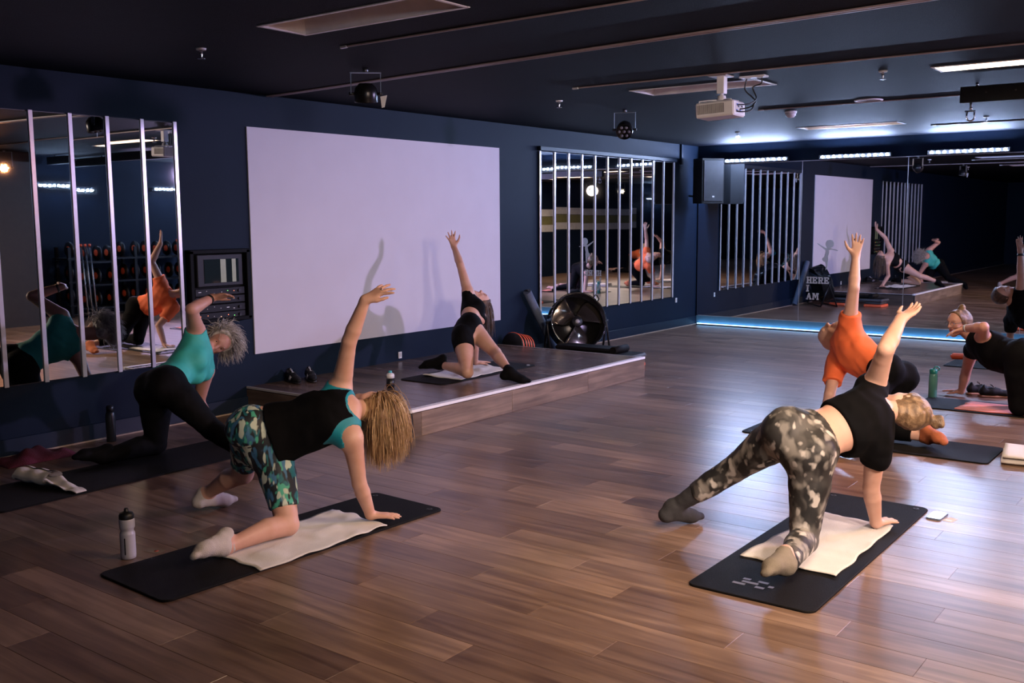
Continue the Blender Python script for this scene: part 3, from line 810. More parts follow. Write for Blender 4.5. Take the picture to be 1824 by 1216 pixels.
# ================================================================== THINGS ON THE FLOOR
def rounded(l, w, r, n=6):
    pts = []
    for cx, cy, a0 in ((l / 2 - r, w / 2 - r, 0), (-l / 2 + r, w / 2 - r, 90), (-l / 2 + r, -w / 2 + r, 180), (l / 2 - r, -w / 2 + r, 270)):
        for k in range(n + 1):
            a = math.radians(a0 + 90 * k / n); pts.append((cx + r * math.cos(a), cy + r * math.sin(a)))
    return pts
MATT = .010
def mat_thing(label, c, l, w, rz, eyelets='+', em=None, name='exercise_mat'):
    t = thing(name, label, 'exercise mat', c, rz)
    m = MB(); pts = rounded(l, w, .045); n = len(pts)
    rings = [(1.0, 0.0), (1.0, MATT - .003), (None, MATT)]
    vs = []
    for sc, z in rings:
        for x, y in pts:
            if sc is None: vs.append((x - math.copysign(.003, x), y - math.copysign(.003, y), z))
            else: vs.append((x, y, z))
    fs = [tuple(reversed(range(n)))]
    for r in range(2):
        for i in range(n): fs.append((r * n + i, r * n + (i + 1) % n, (r + 1) * n + (i + 1) % n, (r + 1) * n + i))
    fs.append(tuple(2 * n + i for i in range(n)))
    m._add(vs, fs); m.build('pad', RUBBER, t)
    em = em or BLACK
    if eyelets:
        s = 1 if eyelets == '+' else -1
        for y in (-w / 2 + .06, w / 2 - .06):
            MB().lathe([(.008, MATT - .001), (.008, MATT + .002), (.016, MATT + .002), (.018, MATT)], (s * (l / 2 - .06), y, 0), 18).build('eyelet', em, t)
    return t
PI2 = math.pi / 2
mat_thing('black mat under the blonde person in patterned shorts', (-4.017, 3.336, 0), 1.80, .578, PI2 - .04)
m2 = mat_thing('black mat under the person in camouflage leggings', (-1.724, 4.925, 0), 1.885, .595, PI2 + .006, '+')
PRINT = mat('mat_print', (.16, .15, .19), .5)
for k, (x, y, lx) in enumerate(((-.80, .10, .10), (-.80, .0, .07), (-.765, .06, .13), (-.765, -.04, .04), (-.73, .09, .06), (-.73, .01, .08))):
    MB().box((x, y, MATT + .0004), (.022, lx * .6, .0008)).build('print_mark', PRINT, m2)
mat_thing('black mat under the person in the orange shirt', (-2.288, 7.46, 0), 1.79, .57, math.pi)
mat_thing('black mat on the stage under the person in black shorts', (-5.986, 7.265, STAGE[4]), 1.43, .53, PI2, '+', WHITE)
mat_thing('dark mat along the left wall under the grey-haired person', (-6.03, 3.63, 0), 1.95, .60, PI2)
mat_thing('black mat under the kneeling person with glasses at the right edge', (-1.52, 9.31, 0), 1.74, .56, math.pi)
mat_thing('black mat farthest back on the right, near the mirror wall', (-1.93, 12.0, 0), 1.72, .60, math.pi)

def towel(label, corners, z0, seed, m=TOWEL, name='towel', nu=26, nv=36, amp=.004):
    C = [np.array(c) for c in corners]; r = np.random.default_rng(seed)
    ph = r.uniform(0, 6, 8); o = sum(C) / 4
    def fn(u, v):
        p = (1 - u) * (1 - v) * C[0] + u * (1 - v) * C[1] + u * v * C[2] + (1 - u) * v * C[3]
        e = min(u, 1 - u, v, 1 - v)
        z = amp * (math.sin(9 * u + ph[0] + 3 * v) + math.sin(13 * v + ph[1] - 4 * u) + .7 * math.sin(23 * u * v + ph[2]) + .5 * math.sin(31 * v + ph[4]))
        z = max(0, z) + .006
        j = .006 * math.sin(17 * u + ph[3]) + .006 * math.sin(21 * v + ph[5])
        return (p[0] - o[0] + j, p[1] - o[1] + j, z)
    return tag(MB().grid(fn, nu, nv, .005).build(name, m, None, (o[0], o[1], z0)), label, 'towel')
zz = MATT + .0005
towel('cream towel spread under the person in camouflage leggings', [(-1.966, 4.464), (-1.482, 4.453), (-1.485, 5.391), (-1.905, 5.418)], zz, 1, mat('cream_terry', (.70, .65, .60), .9, var=.05, bump=.6, bscale=350, sheen=.4))
towel('white towel spread under the blonde person in patterned shorts', [(-4.15, 2.955), (-3.716, 2.937), (-3.723, 3.795), (-4.199, 3.815)], zz, 2, TOWEL, amp=.006)
towel('white towel spread on the mat on the stage', [(-6.19, 6.80), (-5.745, 6.82), (-5.782, 7.62), (-6.20, 7.63)], STAGE[4] + zz, 3, TOWEL, amp=.008)
towel('white towel at the head end of the mat of the person in orange', [(-3.02, 7.24), (-2.42, 7.24), (-2.42, 7.70), (-3.02, 7.68)], zz, 4)
ORT = mat('coral_towel', (.62, .13, .07), .9, var=.35, scale=5, bump=.5, bscale=300, sheen=.3)
towel('coral patterned towel under the person with glasses', [(-2.06, 9.06), (-.75, 9.08), (-.75, 9.50), (-2.02, 9.52)], zz, 5, ORT)

def folded_towel(label, c, l, w, h, rz, m=TOWEL, layers=4, seed=0):
    t = thing('folded_towel', label, 'towel', c, rz); r = np.random.default_rng(seed)
    th = h / layers
    for k in range(layers):
        ph = r.uniform(0, 6, 4); dx, dy = r.uniform(-.006, .006, 2)
        P = []
        def fn(u, v, k=k, ph=ph, dx=dx, dy=dy):
            a = 2 * math.pi * v
            x = (u - .5) * l * (1 - .02 * k) + dx
            rr = th / 2 * (1.0 + .12 * math.sin(6 * u + ph[0]))
            # flattened ring cross-section
            cy = math.copysign(abs(math.cos(a)) ** .35, math.cos(a)) * (w / 2 * (1 - .03 * k)) + dy
            cz = math.sin(a) * rr * 1.05
            return (x, cy, th * (k + .5) + cz + .002 * math.sin(9 * u + ph[1]) * (k > 0))
        m_ = MB().grid(fn, 14, 28)
        n = 29
        m_.f.append(tuple(range(n - 1))); m_.sm.append(False)
        m_.f.append(tuple(14 * n + i for i in reversed(range(n - 1)))); m_.sm.append(False)
        m_.build('fold', m, t)
    return t
folded_towel('folded white towel on the floor at the right edge', (-1.08, 7.50, 0), .55, .44, .07, .15, layers=2, seed=3)
# rolled towel, bottom left
tt = thing('rolled_towel', 'loosely rolled white towel on the corner of the dark mat at lower left', 'towel', (-6.17, 3.11, MATT), .15)
def roll(u, v):
    a = v * 2 * math.pi * 2.2
    r = .030 + .020 * v
    x = (u - .5) * .30 + .01 * math.sin(3 * a)
    return (x, r * math.cos(a) * 1.55, .052 + r * math.sin(a) * .95 + .004 * math.sin(14 * u))
MB().grid(roll, 16, 60).build('roll', TOWEL, tt)
def tail(u, v):
    return (.08 + .36 * u, -.05 + .15 * v * (1 - .5 * u), .006 + .05 * (1 - u) * (.6 + .4 * math.sin(8 * v + 5 * u)) + .012 * abs(math.sin(9 * u)) * (1 - v * .4))
MB().grid(tail, 18, 14, .006).build('loose_end', TOWEL, tt)
# magenta cloth
def mag(u, v):
    x = (u - .5) * .28; y = (v - .5) * .52
    e = math.sin(math.pi * u) * math.sin(math.pi * v)
    return (x, y, .004 + .085 * e ** .6 * (.75 + .25 * math.sin(11 * v + 6 * u)) + .012 * math.sin(23 * v) * e)
tag(MB().grid(mag, 26, 40, .004).build('crumpled_cloth', mat('magenta_cloth', (.075, .004, .020), .9, bump=.5, bscale=120), None, (-6.88, 3.47, 0)), 'crumpled dark magenta cloth on the floor by the left wall', 'cloth')

def bottle(name, label, c, prof, m, cap_prof, cap_m, extra=None):
    t = thing(name, label, 'bottle', c)
    MB().lathe(prof, n=26).build('body', m, t)
    MB().lathe(cap_prof, n=24).build('cap', cap_m, t)
    for nm, pr, mm in extra or (): MB().lathe(pr, n=24).build(nm, mm, t)
    return t
CLEARW = mat('frosted_white_bottle', (.55, .54, .62), .35, var=.04, trans=.15)
b = bottle('water_bottle', 'translucent white sports bottle with black cap on the floor at lower left', (-4.439, 2.675, 0),
       [(.030, 0), (.036, .004), (.0375, .02), (.0375, .125), (.0365, .132), (.032, .140), (.032, .150), (.0365, .158), (.0375, .166), (.0375, .198), (.034, .208)], CLEARW,
       [(.036, .205), (.0365, .208), (.0365, .224), (.030, .236), (.016, .240), (.011, .243), (.011, .252), (.008, .258), (0, .259)], BLACK)
MB().box(tuple(np.array([0, 0, .07]) - np.array([FW[0], FW[1], 0]) * .0378), (.005, .003, .085), frameR(RT, np.cross((0, 0, 1), RT), (0, 0, 1))).build('print_line', BLACK, b)
bottle('steel_bottle', 'dark slim bottle standing in shadow against the left wall', (-6.95, 4.10, 0), [(.030, 0), (.035, .004), (.036, .20), (.030, .225), (.024, .235)], mat('dark_blue_metal', (.02, .024, .032), .35, .3), [(.025, .235), (.027, .238), (.027, .27), (.02, .278), (0, .279)], BLACK)
gb = bottle('flip_bottle', 'green translucent bottle with loop lid beside the shoes at the right', (-2.36, 9.585, 0), [(.034, 0), (.038, .005), (.038, .20), (.034, .225), (.030, .235)], mat('green_bottle', (.10, .30, .25), .2, trans=.3), [(.033, .228), (.035, .232), (.035, .262), (.028, .272), (0, .273)], mat('green_lid', (.01, .16, .13), .35))
gb2 = MB().tube([(.0, 0, .27), (.01, 0, .290), (.035, 0, .292), (.055, 0, .276), (.05, 0, .262), (.032, 0, .258)], .007, 8).build('lid_loop', MATS['green_lid'], gb)
gb2.rotation_euler = (0, 0, .6)
bottle('shaker_bottle', 'small white bottle with teal cap and black body on the stage', (-6.03, 6.21, STAGE[4]), [(.030, 0), (.036, .004), (.036, .085)], BLACK, [(.012, .128), (.016, .130), (.016, .146), (.012, .149), (0, .150)], mat('teal_cap', (.06, .42, .50), .4),
       [('shoulder', [(.0365, .084), (.037, .11), (.032, .122), (.018, .129), (.016, .131)], WHITE)])

# ---- shoes
def shoe(label, c, rz, upper, sole, stripe=None, group=None):
    t = thing('shoe', label, 'shoe', c, rz, group)
    vox = .0045; z1 = (0, 0, 1)
    up = [Prim('u', (-.10, 0, .055), (-.02, 0, .052), .038, .040, k=.02), Prim('u', (-.02, 0, .050), (.09, 0, .040), .040, .036, z1, 1.25, .02), Prim('u', (.09, 0, .038), (.135, 0, .034), .036, .026, z1, 1.2, .02), Prim('u', (-.10, 0, .055), (-.085, 0, .095), .030, .028, k=.02), Prim('u', (-.02, 0, .07), (.03, 0, .062), .030, .028, k=.02)]
    F = field_for(up, vox)
    for p in up: F.add(p)
    F.carve(Prim('h', (-.078, 0, .095), (-.015, 0, .105), .026, .026)); F.carve(Prim('h', (-.06, 0, .07), (-.03, 0, .07), .020, .020))
    F.cut((0, 0, .018), (0, 0, -1))
    V, Q = F.mesh(); np_mesh('upper', V, Q, upper, t)
    so = [Prim('s', (-.105, 0, .012), (.01, 0, .010), .042, .040, z1, 2.6, .01), Prim('s', (.01, 0, .010), (.12, 0, .012), .042, .032, z1, 2.8, .01)]
    F = field_for(so, vox)
    for p in so: F.add(p)
    F.cut((0, 0, .0), (0, 0, -1))
    V, Q = F.mesh(); np_mesh('sole', V, Q, sole, t)
    la = MB()
    for k in range(4): la.tube([(.0 + .018 * k, -.022, .085 - .009 * k), (.006 + .018 * k, 0, .096 - .009 * k), (.0 + .018 * k, .022, .085 - .009 * k)], .003, 6)
    la.tube([(-.01, 0, .096), (-.03, -.012, .118), (-.045, -.004, .124), (-.03, .004, .11), (-.01, 0, .096)], .0025, 6)
    la.build('laces', stripe or upper, t)
    if stripe:
        for s in (-1, 1):
            for k in range(3):
                MB().tube([(.0 + .016 * k, s * .0405, .025), (.012 + .016 * k, s * .040, .045), (.022 + .014 * k, s * .033, .068 - k * .004)], .0028, 6).build('stripe', stripe, t)
    return t
SHB = mat('black_shoe_fabric', (.005, .0055, .0065), .6, bump=.3, bscale=300, spec=.2)
SHS = mat('pale_stripe', (.50, .52, .60), .35)
SHG = mat('brown_gum_sole', (.26, .12, .06), .6)
shoe('black shoe with silver stripes by the wall on the stage, left one of its pair', (-6.95, 5.90, STAGE[4]), -.35, SHB, BLACK, SHS, 'striped shoes on the stage')
shoe('black shoe with silver stripes on the stage, right one of its pair', (-6.89, 6.06, STAGE[4]), -.55, SHB, BLACK, SHS, 'striped shoes on the stage')
shoe('black trainer with brown sole behind the planted hand of the person with glasses', (-1.90, 9.93, 0), .45, SHB, SHG, None, 'trainers at the right mat')
shoe('black trainer with brown sole nearest the green bottle', (-2.04, 10.03, 0), .75, SHB, SHG, None, 'trainers at the right mat')

# ---- phone, card, floor sticker
t = thing('phone', 'pale blue phone lying at the corner of the camouflage person\'s mat', 'phone', (-1.362, 5.755, 0), -.05)
MB().prism(rounded(.078, .155, .012), .009).build('case', mat('phone_case', (.10, .13, .20), .35), t)
MB().prism(rounded(.070, .145, .009), .0012, None, (0, 0, .009)).build('screen', mat('phone_screen', (.30, .46, .58), .12, var=.15, scale=20), t)
t = thing('card', 'small cream card lying next to the phone', 'card', (-1.287, 5.735, 0), -.2)
MB().prism(rounded(.054, .086, .003), .0012).build('card_face', mat('cream_card', (.60, .50, .40), .5), t)
MB().box((.0, -.02, .0015), (.034, .016, .0006)).build('print', WHITE, t)
t = thing('floor_sticker', 'small faded sticker on the floor beside the sports bottle', 'sticker', (-4.43, 2.815, 0), .3)
MB().prism(rounded(.10, .055, .01), .0008).build('sheet', mat('dull_sticker', (.20, .15, .11), .5), t)
MB().lathe([(.012, .0008), (.012, .0014), (0, .0014)], (.012, 0, 0), 14).build('print', mat('red_print', (.45, .07, .04), .5), t)

# ---- drum fan
fc = np.array([-6.58, 10.02, .43]); fn = unit((.74, -.60, .30))
t = thing('drum_fan', 'black drum floor fan with shiny blades beyond the stage', 'fan', (fc[0], fc[1], 0))
c = Vector((0, 0, fc[2])); n = Vector(fn); sd = n.cross(Vector((0, 0, 1))).normalized(); uu = sd.cross(n)
R = frameR(sd, uu, n); rf = .345
MB().lathe([(rf * .95, -.13), (rf, -.13), (rf, .06), (rf * 1.015, .066), (rf * 1.015, .075), (rf * .985, .075), (rf * .95, .06), (rf * .95, -.13)], c, 44, R).build('drum', GLOSSB, t)
MB().lathe([(0, -.12), (rf * .96, -.12), (rf * .96, -.126), (0, -.126)], c, 40, R).build('back_plate', BLACKM, t)
BLADE = mat('polished_blade', (.15, .13, .115), .12, .85, var=.1)
for k in range(3):
    a0 = math.radians(20 + 120 * k)
    def bl(u, v, a0=a0):
        r = .06 + (rf * .90 - .06) * u; a = a0 + (v - .5) * (1.45 - .35 * u) + .25 * u
        zl = -.03 + (v - .5) * .11 * (1 - .3 * u)
        p = R @ Vector((r * math.cos(a), r * math.sin(a), zl)) + c
        return tuple(p)
    MB().grid(bl, 12, 12, .002).build('blade', BLADE, t)
MB().lathe([(.07, -.12), (.07, .0), (.06, .02), (0, .022)], c, 24, R).build('hub', BLACK, t)
MB().lathe([(.026, .022), (.026, .024), (0, .024)], c, 20, R).build('hub_badge', mat('grey_badge', (.35, .34, .34), .4), t)
for k in range(6):
    a = math.radians(15 + 60 * k)
    MB().lathe([(.007, .072), (.007, .079), (0, .081)], c + R @ Vector((math.cos(a) * rf * .995, math.sin(a) * rf * .995, 0)), 8, R).build('screw', STEEL, t)
for s in (-1, 1):
    m = MB(); p = c + sd * (s * (rf + .03))
    m.tube([p, p + Vector((0, 0, -.03)) + n * .0, Vector((p.x, p.y, 0.02)) + Vector((n.x, n.y, 0)) * .16], .013, 10)
    m.tube([p, Vector((p.x, p.y, 0.02)) - Vector((n.x, n.y, 0)) * .16], .013, 10)
    m.cyl(c + sd * (s * (rf - .01)), p + sd * (s * .02), .016, .016, 12)
    m.build('stand_leg', BLACKM, t)
MB().tube([Vector((0, 0, .02)) + Vector((n.x, n.y, 0)) * (q * .16) + sd * ((rf + .03) * s) for q, s in ((1, -1), (1, 1))], .013, 10).build('stand_bar', BLACKM, t)
MB().tube([Vector((0, 0, .02)) - Vector((n.x, n.y, 0)) * .16 + sd * ((rf + .03) * s) for s in (-1, 1)], .013, 10).build('stand_bar', BLACKM, t)
MB().tube([c - sd * rf * .80 + uu * rf * .62 - n * .05, c - sd * rf * .92 + uu * rf * .82 - n * .04, c - sd * rf * .80 + uu * rf * .96 + n * .0, c - sd * rf * .62 + uu * rf * .80 + n * .02], .010, 8).build('handle', BLACK, t)
# rolled blue-grey mat leaning behind the fan
t = thing('rolled_mat', 'blue-grey rolled mat leaning on the wall behind the fan', 'rolled mat', (-7.035, 9.92, 0))
ROLLM = mat('blue_grey_foam', (.10, .13, .20), .6)
MB().cyl((-.0, .30, .01), (-.0, -.30, .80), .050, .050, 24).build('roll', ROLLM, t)
MB().tube([(.040 * (1 - k / 30) * math.cos(k * .6), -.305 - .03 * (1 - k / 30) * math.sin(k * .6), .805 + .022 * (1 - k / 30) * math.sin(k * .6)) for k in range(30)], .003, 6).build('spiral_end', BLACK, t)

# ---- step platform with orange risers, rolled mat on top
t = thing('step_platform', 'dark aerobic step with orange-red feet on the floor beyond the stage', 'step platform', (-6.02, 9.64, 0), .04)
MB().box((0, 0, .125), (1.02, .38, .05), ch=.018).build('deck', mat('grey_step', (.06, .06, .07), .5, bump=.5, bscale=180), t)
MB().box((0, 0, .152), (.98, .34, .006), ch=.002).build('tread', RUBBER, t)
for x in (-.33, .33):
    for z, mm, h in ((.025, ORANGE, .05), (.076, mat('dark_riser', (.03, .03, .035), .5), .048)):
        MB().box((x, 0, z), (.34 if z < .05 else .30, .36 if z < .05 else .32, h), ch=.012).build('riser', mm, t)
t = thing('rolled_mat', 'black folded mat lying on the aerobic step beyond the stage', 'rolled mat', (-6.08, 9.62, .156), .04)
MB().box((-.05, 0, .028), (.80, .30, .05), ch=.02).build('folded_pad', RUBBER, t)
MB().cyl((.33, -.16, .04), (.33, .16, .04), .042, .042, 20).build('rolled_end', RUBBER, t)
# weights with orange hoops near the wall
t = thing('weight_roll', 'black gym weights with orange hoops against the wall at the far end of the stage', 'weights', (-6.93, 9.32, 0))
for k, (y, r, z) in enumerate(((-.12, .155, .20), (-.03, .13, .20), (.02, .13, .19), (.07, .13, .18), (.12, .13, .17))):
    R = frameR((0, 0, 1), (1, 0, 0), (0, 1, 0))
    MB().lathe([(0, -.02), (r * .92, -.02), (r, -.012), (r, .012), (r * .92, .02), (0, .02)], (0, y, max(z, r)), 28, R).build('disc', BLACK, t)
    MB().lathe([(r * .96, -.007), (r * 1.015, -.007), (r * 1.015, .007), (r * .96, .007)], (0, y, max(z, r)), 28, R).build('hoop', ORANGE, t)
tag(MB().box((0, 0, .03), (.34, .12, .06), ch=.02).build('orange_block', ORANGE, None, (-2.70, 12.42, 0)), 'small red-orange exercise block on the floor near the mirror wall at right', 'block')

# ---- storage on the far side wall (seen in the left mirrors)
t = thing('storage_rack', 'dark storage rack with weights along the far side wall, seen in mirrors', 'rack', (2.25, 10.2, 0))
for y in (-1.2, 0, 1.2):
    for x in (-.2, .2): MB().box((x, y, .6), (.05, .05, 1.2)).build('upright', BLACKM, t)
for z in (.2, .6, 1.0): MB().box((0, 0, z), (.5, 2.5, .03)).build('shelf', BLACKM, t)
proto = None
for z in (.215, .615, 1.015):
    for k in range(10):
        y = -1.1 + k * .24 + random.uniform(-.03, .03)
        if proto is None:
            proto = thing('weight_plate', 'black weight plate with red rim on the far storage rack', 'weight plate', (2.25, 10.2 + y, z), 0, 'plates on the far rack')
            R = frameR((0, 0, 1), (1, 0, 0), (0, 1, 0))
            MB().lathe([(0, -.02), (.13, -.02), (.14, 0), (.13, .02), (0, .02)], (0, 0, .14), 22, R).build('plate', BLACK, proto)
            MB().lathe([(.05, -.023), (.06, -.023), (.06, .023), (.05, .023)], (0, 0, .14), 18, R).build('ring', ORANGE, proto)
        else:
            o = copy_tree(proto); o.location = (2.25, 10.2 + y, z)
for k in range(6):
    y = 9.15 + k * .08 if k < 3 else 11.05 + (k - 3) * .1
    b = thing('bar', 'silver weight bar with red cap leaning on the far rack', 'bar', (1.85, y, 0), 0, 'bars on the far rack')
    MB().cyl((0, 0, 0), (.12, 0, 1.28), .014, .014, 10).build('rod', STEEL, b)
    MB().cyl((.12, 0, 1.28), (.124, 0, 1.32), .022, .022, 10).build('cap', ORANGE, b)


# ================================================================== PEOPLE
def skin_mat(name, col):
    m, nt, b = _new(name); N = nt.nodes.new; L = nt.links.new
    tc = N('ShaderNodeTexCoord'); n = N('ShaderNodeTexNoise'); n.inputs['Scale'].default_value = 9; n.inputs['Detail'].default_value = 5
    L(tc.outputs['Object'], n.inputs['Vector'])
    r = N('ShaderNodeValToRGB'); r.color_ramp.elements[0].position = .3; r.color_ramp.elements[1].position = .72
    r.color_ramp.elements[0].color = (col[0] * .90, col[1] * .80, col[2] * .76, 1); r.color_ramp.elements[1].color = (*col, 1)
    L(n.outputs['Fac'], r.inputs['Fac'])
    at = N('ShaderNodeAttribute'); at.attribute_name = 'lip'
    mx = N('ShaderNodeMix'); mx.data_type = 'RGBA'; mx.inputs[7].default_value = (col[0] * .66, col[1] * .34, col[2] * .34, 1)
    L(at.outputs['Fac'], mx.inputs[0]); L(r.outputs['Color'], mx.inputs[6]); L(mx.outputs[2], b.inputs['Base Color'])
    b.inputs['Roughness'].default_value = .52
    n2 = N('ShaderNodeTexNoise'); n2.inputs['Scale'].default_value = 160; L(tc.outputs['Object'], n2.inputs['Vector'])
    bp = N('ShaderNodeBump'); bp.inputs['Strength'].default_value = .08; bp.inputs['Distance'].default_value = .004; L(n2.outputs['Fac'], bp.inputs['Height']); L(bp.outputs['Normal'], b.inputs['Normal'])
    return m
def ramp_mat(name, tex, scale, stops, rough=.7, stretch=(1, 1, 1), dist=0.0, detail=3, rot=(0, 0, 0)):
    m, nt, b = _new(name); N = nt.nodes.new; L = nt.links.new
    tc = N('ShaderNodeTexCoord'); mp = N('ShaderNodeMapping'); mp.inputs['Scale'].default_value = stretch; mp.inputs['Rotation'].default_value = rot
    L(tc.outputs['Object'], mp.inputs['Vector'])
    n = N('ShaderNodeTexNoise'); n.inputs['Scale'].default_value = scale; n.inputs['Detail'].default_value = detail; n.inputs['Distortion'].default_value = dist
    L(mp.outputs[0], n.inputs['Vector'])
    r = N('ShaderNodeValToRGB'); el = r.color_ramp.elements
    if tex == 'const': r.color_ramp.interpolation = 'CONSTANT'
    el[0].position, el[0].color = stops[0][0], (*stops[0][1], 1); el[1].position, el[1].color = stops[-1][0], (*stops[-1][1], 1)
    for p, c in stops[1:-1]: e = el.new(p); e.color = (*c, 1)
    L(n.outputs['Fac'], r.inputs['Fac']); L(r.outputs['Color'], b.inputs['Base Color'])
    b.inputs['Roughness'].default_value = rough
    n2 = N('ShaderNodeTexNoise'); n2.inputs['Scale'].default_value = scale * 7; n2.inputs['Detail'].default_value = 4; L(mp.outputs[0], n2.inputs['Vector'])
    bp = N('ShaderNodeBump'); bp.inputs['Strength'].default_value = .6; bp.inputs['Distance'].default_value = .006; L(n2.outputs['Fac'], bp.inputs['Height']); L(bp.outputs['Normal'], b.inputs['Normal'])
    return m
def print_mat(name, base, layers, rough=.65):
    m, nt, b = _new(name); N = nt.nodes.new; L = nt.links.new
    tc = N('ShaderNodeTexCoord'); prev = None
    for i, (col, scale, stretch, rot, thr, soft) in enumerate(layers):
        mp = N('ShaderNodeMapping'); mp.inputs['Scale'].default_value = stretch; mp.inputs['Rotation'].default_value = rot; mp.inputs['Location'].default_value = (3.1 * i, 1.7 * i, 5.3 * i)
        L(tc.outputs['Object'], mp.inputs['Vector'])
        n = N('ShaderNodeTexNoise'); n.inputs['Scale'].default_value = scale; n.inputs['Detail'].default_value = 1.5
        L(mp.outputs[0], n.inputs['Vector'])
        r = N('ShaderNodeValToRGB'); r.color_ramp.elements[0].position = thr - soft; r.color_ramp.elements[1].position = thr + soft
        L(n.outputs['Fac'], r.inputs['Fac'])
        mx = N('ShaderNodeMix'); mx.data_type = 'RGBA'; L(r.outputs['Color'], mx.inputs[0])
        if prev is None: mx.inputs[6].default_value = (*base, 1)
        else: L(prev, mx.inputs[6])
        mx.inputs[7].default_value = (*col, 1); prev = mx.outputs[2]
    L(prev, b.inputs['Base Color']); b.inputs['Roughness'].default_value = rough
    return m
def ortho(f, n):
    f = unit(f); n = np.asarray(n, float); n = unit(n - (n @ f) * f); return f, n

def hand_prims(g, wr, f, pn, left, curl=.25, spread=.12, sc=1.0, thumb=.6, cups=None):
    f, pn = ortho(f, pn)
    th = np.cross(pn, f) if left else np.cross(f, pn)      # thumb side
    P = []; k1 = .012 * sc
    lat = [.027, .009, -.009, -.026]; ml = [.088, .090, .085, .077]; fl = [.070, .078, .073, .057]
    P.append(Prim(g, wr, wr + f * .02 * sc, .027 * sc, .025 * sc, pn, 1.35, .02))
    for i in range(4):
        base = wr + f * .012 * sc + th * lat[i] * .55 * sc
        kn = wr + f * ml[i] * sc + th * lat[i] * sc
        P.append(Prim(g, base, kn, .0145 * sc, .0118 * sc, k=k1))
        d = unit(f + th * spread * (1.5 - i) * .6)
        p = kn; cu = curl if not hasattr(curl, '__len__') else curl[i]
        ang = cu * .5
        for s, (fr, r0, r1) in enumerate(((.44, .0100, .0092), (.31, .0092, .0084), (.25, .0084, .0070))):
            dd = unit(d * math.cos(ang) + pn * math.sin(ang))
            q = p + dd * fl[i] * fr * sc
            P.append(Prim(g, p, q, r0 * sc, r1 * sc, k=.004)); p = q; ang += cu
    t0 = wr + f * .020 * sc + th * .018 * sc; t1 = wr + f * .050 * sc + th * (.030 + .030 * thumb) * sc + pn * .010 * sc
    t2 = t1 + unit(f + th * thumb * .8 + pn * .15) * .034 * sc; t3 = t2 + unit(f + th * thumb * .4 + pn * .2) * .027 * sc
    P += [Prim(g, t0, t1, .0165 * sc, .0125 * sc, k=.012), Prim(g, t1, t2, .0118 * sc, .0098 * sc, k=.004), Prim(g, t2, t3, .0098 * sc, .0075 * sc, k=.004)]
    return P
def foot_prims(g, an, toe, sole, sc=1.0):
    toe, sole = ortho(toe, sole)
    la = np.cross(toe, sole)
    heel = an - toe * .045 * sc + sole * .045 * sc
    ball = an + toe * .115 * sc + sole * .058 * sc
    tip = an + toe * .170 * sc + sole * .062 * sc
    P = [Prim(g, an, an + toe * .01 * sc + sole * .01, .036 * sc, .036 * sc, k=.03), Prim(g, an - toe * .02 * sc, heel, .031 * sc, .030 * sc, k=.03),
         Prim(g, heel, ball, .030 * sc, .036 * sc, sole, 1.35, .03), Prim(g, an + toe * .02 * sc + sole * .012, ball, .037 * sc, .030 * sc, k=.03),
         Prim(g, ball, tip, .036 * sc, .026 * sc, sole, 1.7, .02)]
    return P
def head_prims(c, u, f, sc=1.0):
    f, u = ortho(f, u); r = np.cross(f, u); P = []; g = 'head'
    A = lambda a, b, cc: c + (r * a + f * b + u * cc) * sc
    P.append(Prim(g, A(0, -.028, .030), A(0, .018, .034), .080 * sc, .076 * sc, r, 1.07, .02))
    P.append(Prim(g, A(0, .020, -.005), A(0, .052, -.075), .064 * sc, .036 * sc, k=.03))
    P.append(Prim(g, A(-.034, .02, -.055), A(0, .062, -.090), .028 * sc, .022 * sc, k=.02)); P.append(Prim(g, A(.034, .02, -.055), A(0, .062, -.090), .028 * sc, .022 * sc, k=.02))
    P.append(Prim(g, A(-.026, .074, .032), A(.026, .074, .032), .016 * sc, .016 * sc, k=.02))
    for s in (-1, 1):
        P.append(Prim(g, A(s * .036, .062, -.018), A(s * .040, .05, -.03), .020 * sc, .018 * sc, k=.02))
        P.append(Prim(g, A(s * .076, -.008, .012), A(s * .074, -.004, -.020), .018 * sc, .011 * sc, r, 2.6, .006))
    P.append(Prim(g, A(0, .086, .022), A(0, .108, -.020), .0085 * sc, .0125 * sc, k=.012))
    for s in (-1, 1): P.append(Prim(g, A(s * .010, .092, -.022), A(s * .012, .092, -.022), .009 * sc, .009 * sc, k=.008))
    P.append(Prim(g, A(-.018, .084, -.048), A(.018, .084, -.048), .0085 * sc, .0085 * sc, k=.008)); P.append(Prim(g, A(-.014, .083, -.060), A(.014, .083, -.060), .0085 * sc, .0085 * sc, k=.008))
    carve = [Prim(g, A(s * .031, .094, .008), A(s * .036, .092, .008), .013 * sc, .012 * sc) for s in (-1, 1)]
    carve.append(Prim(g, A(-.02, .0955, -.054), A(.02, .0955, -.054), .0030 * sc, .0030 * sc))
    return P, carve, A

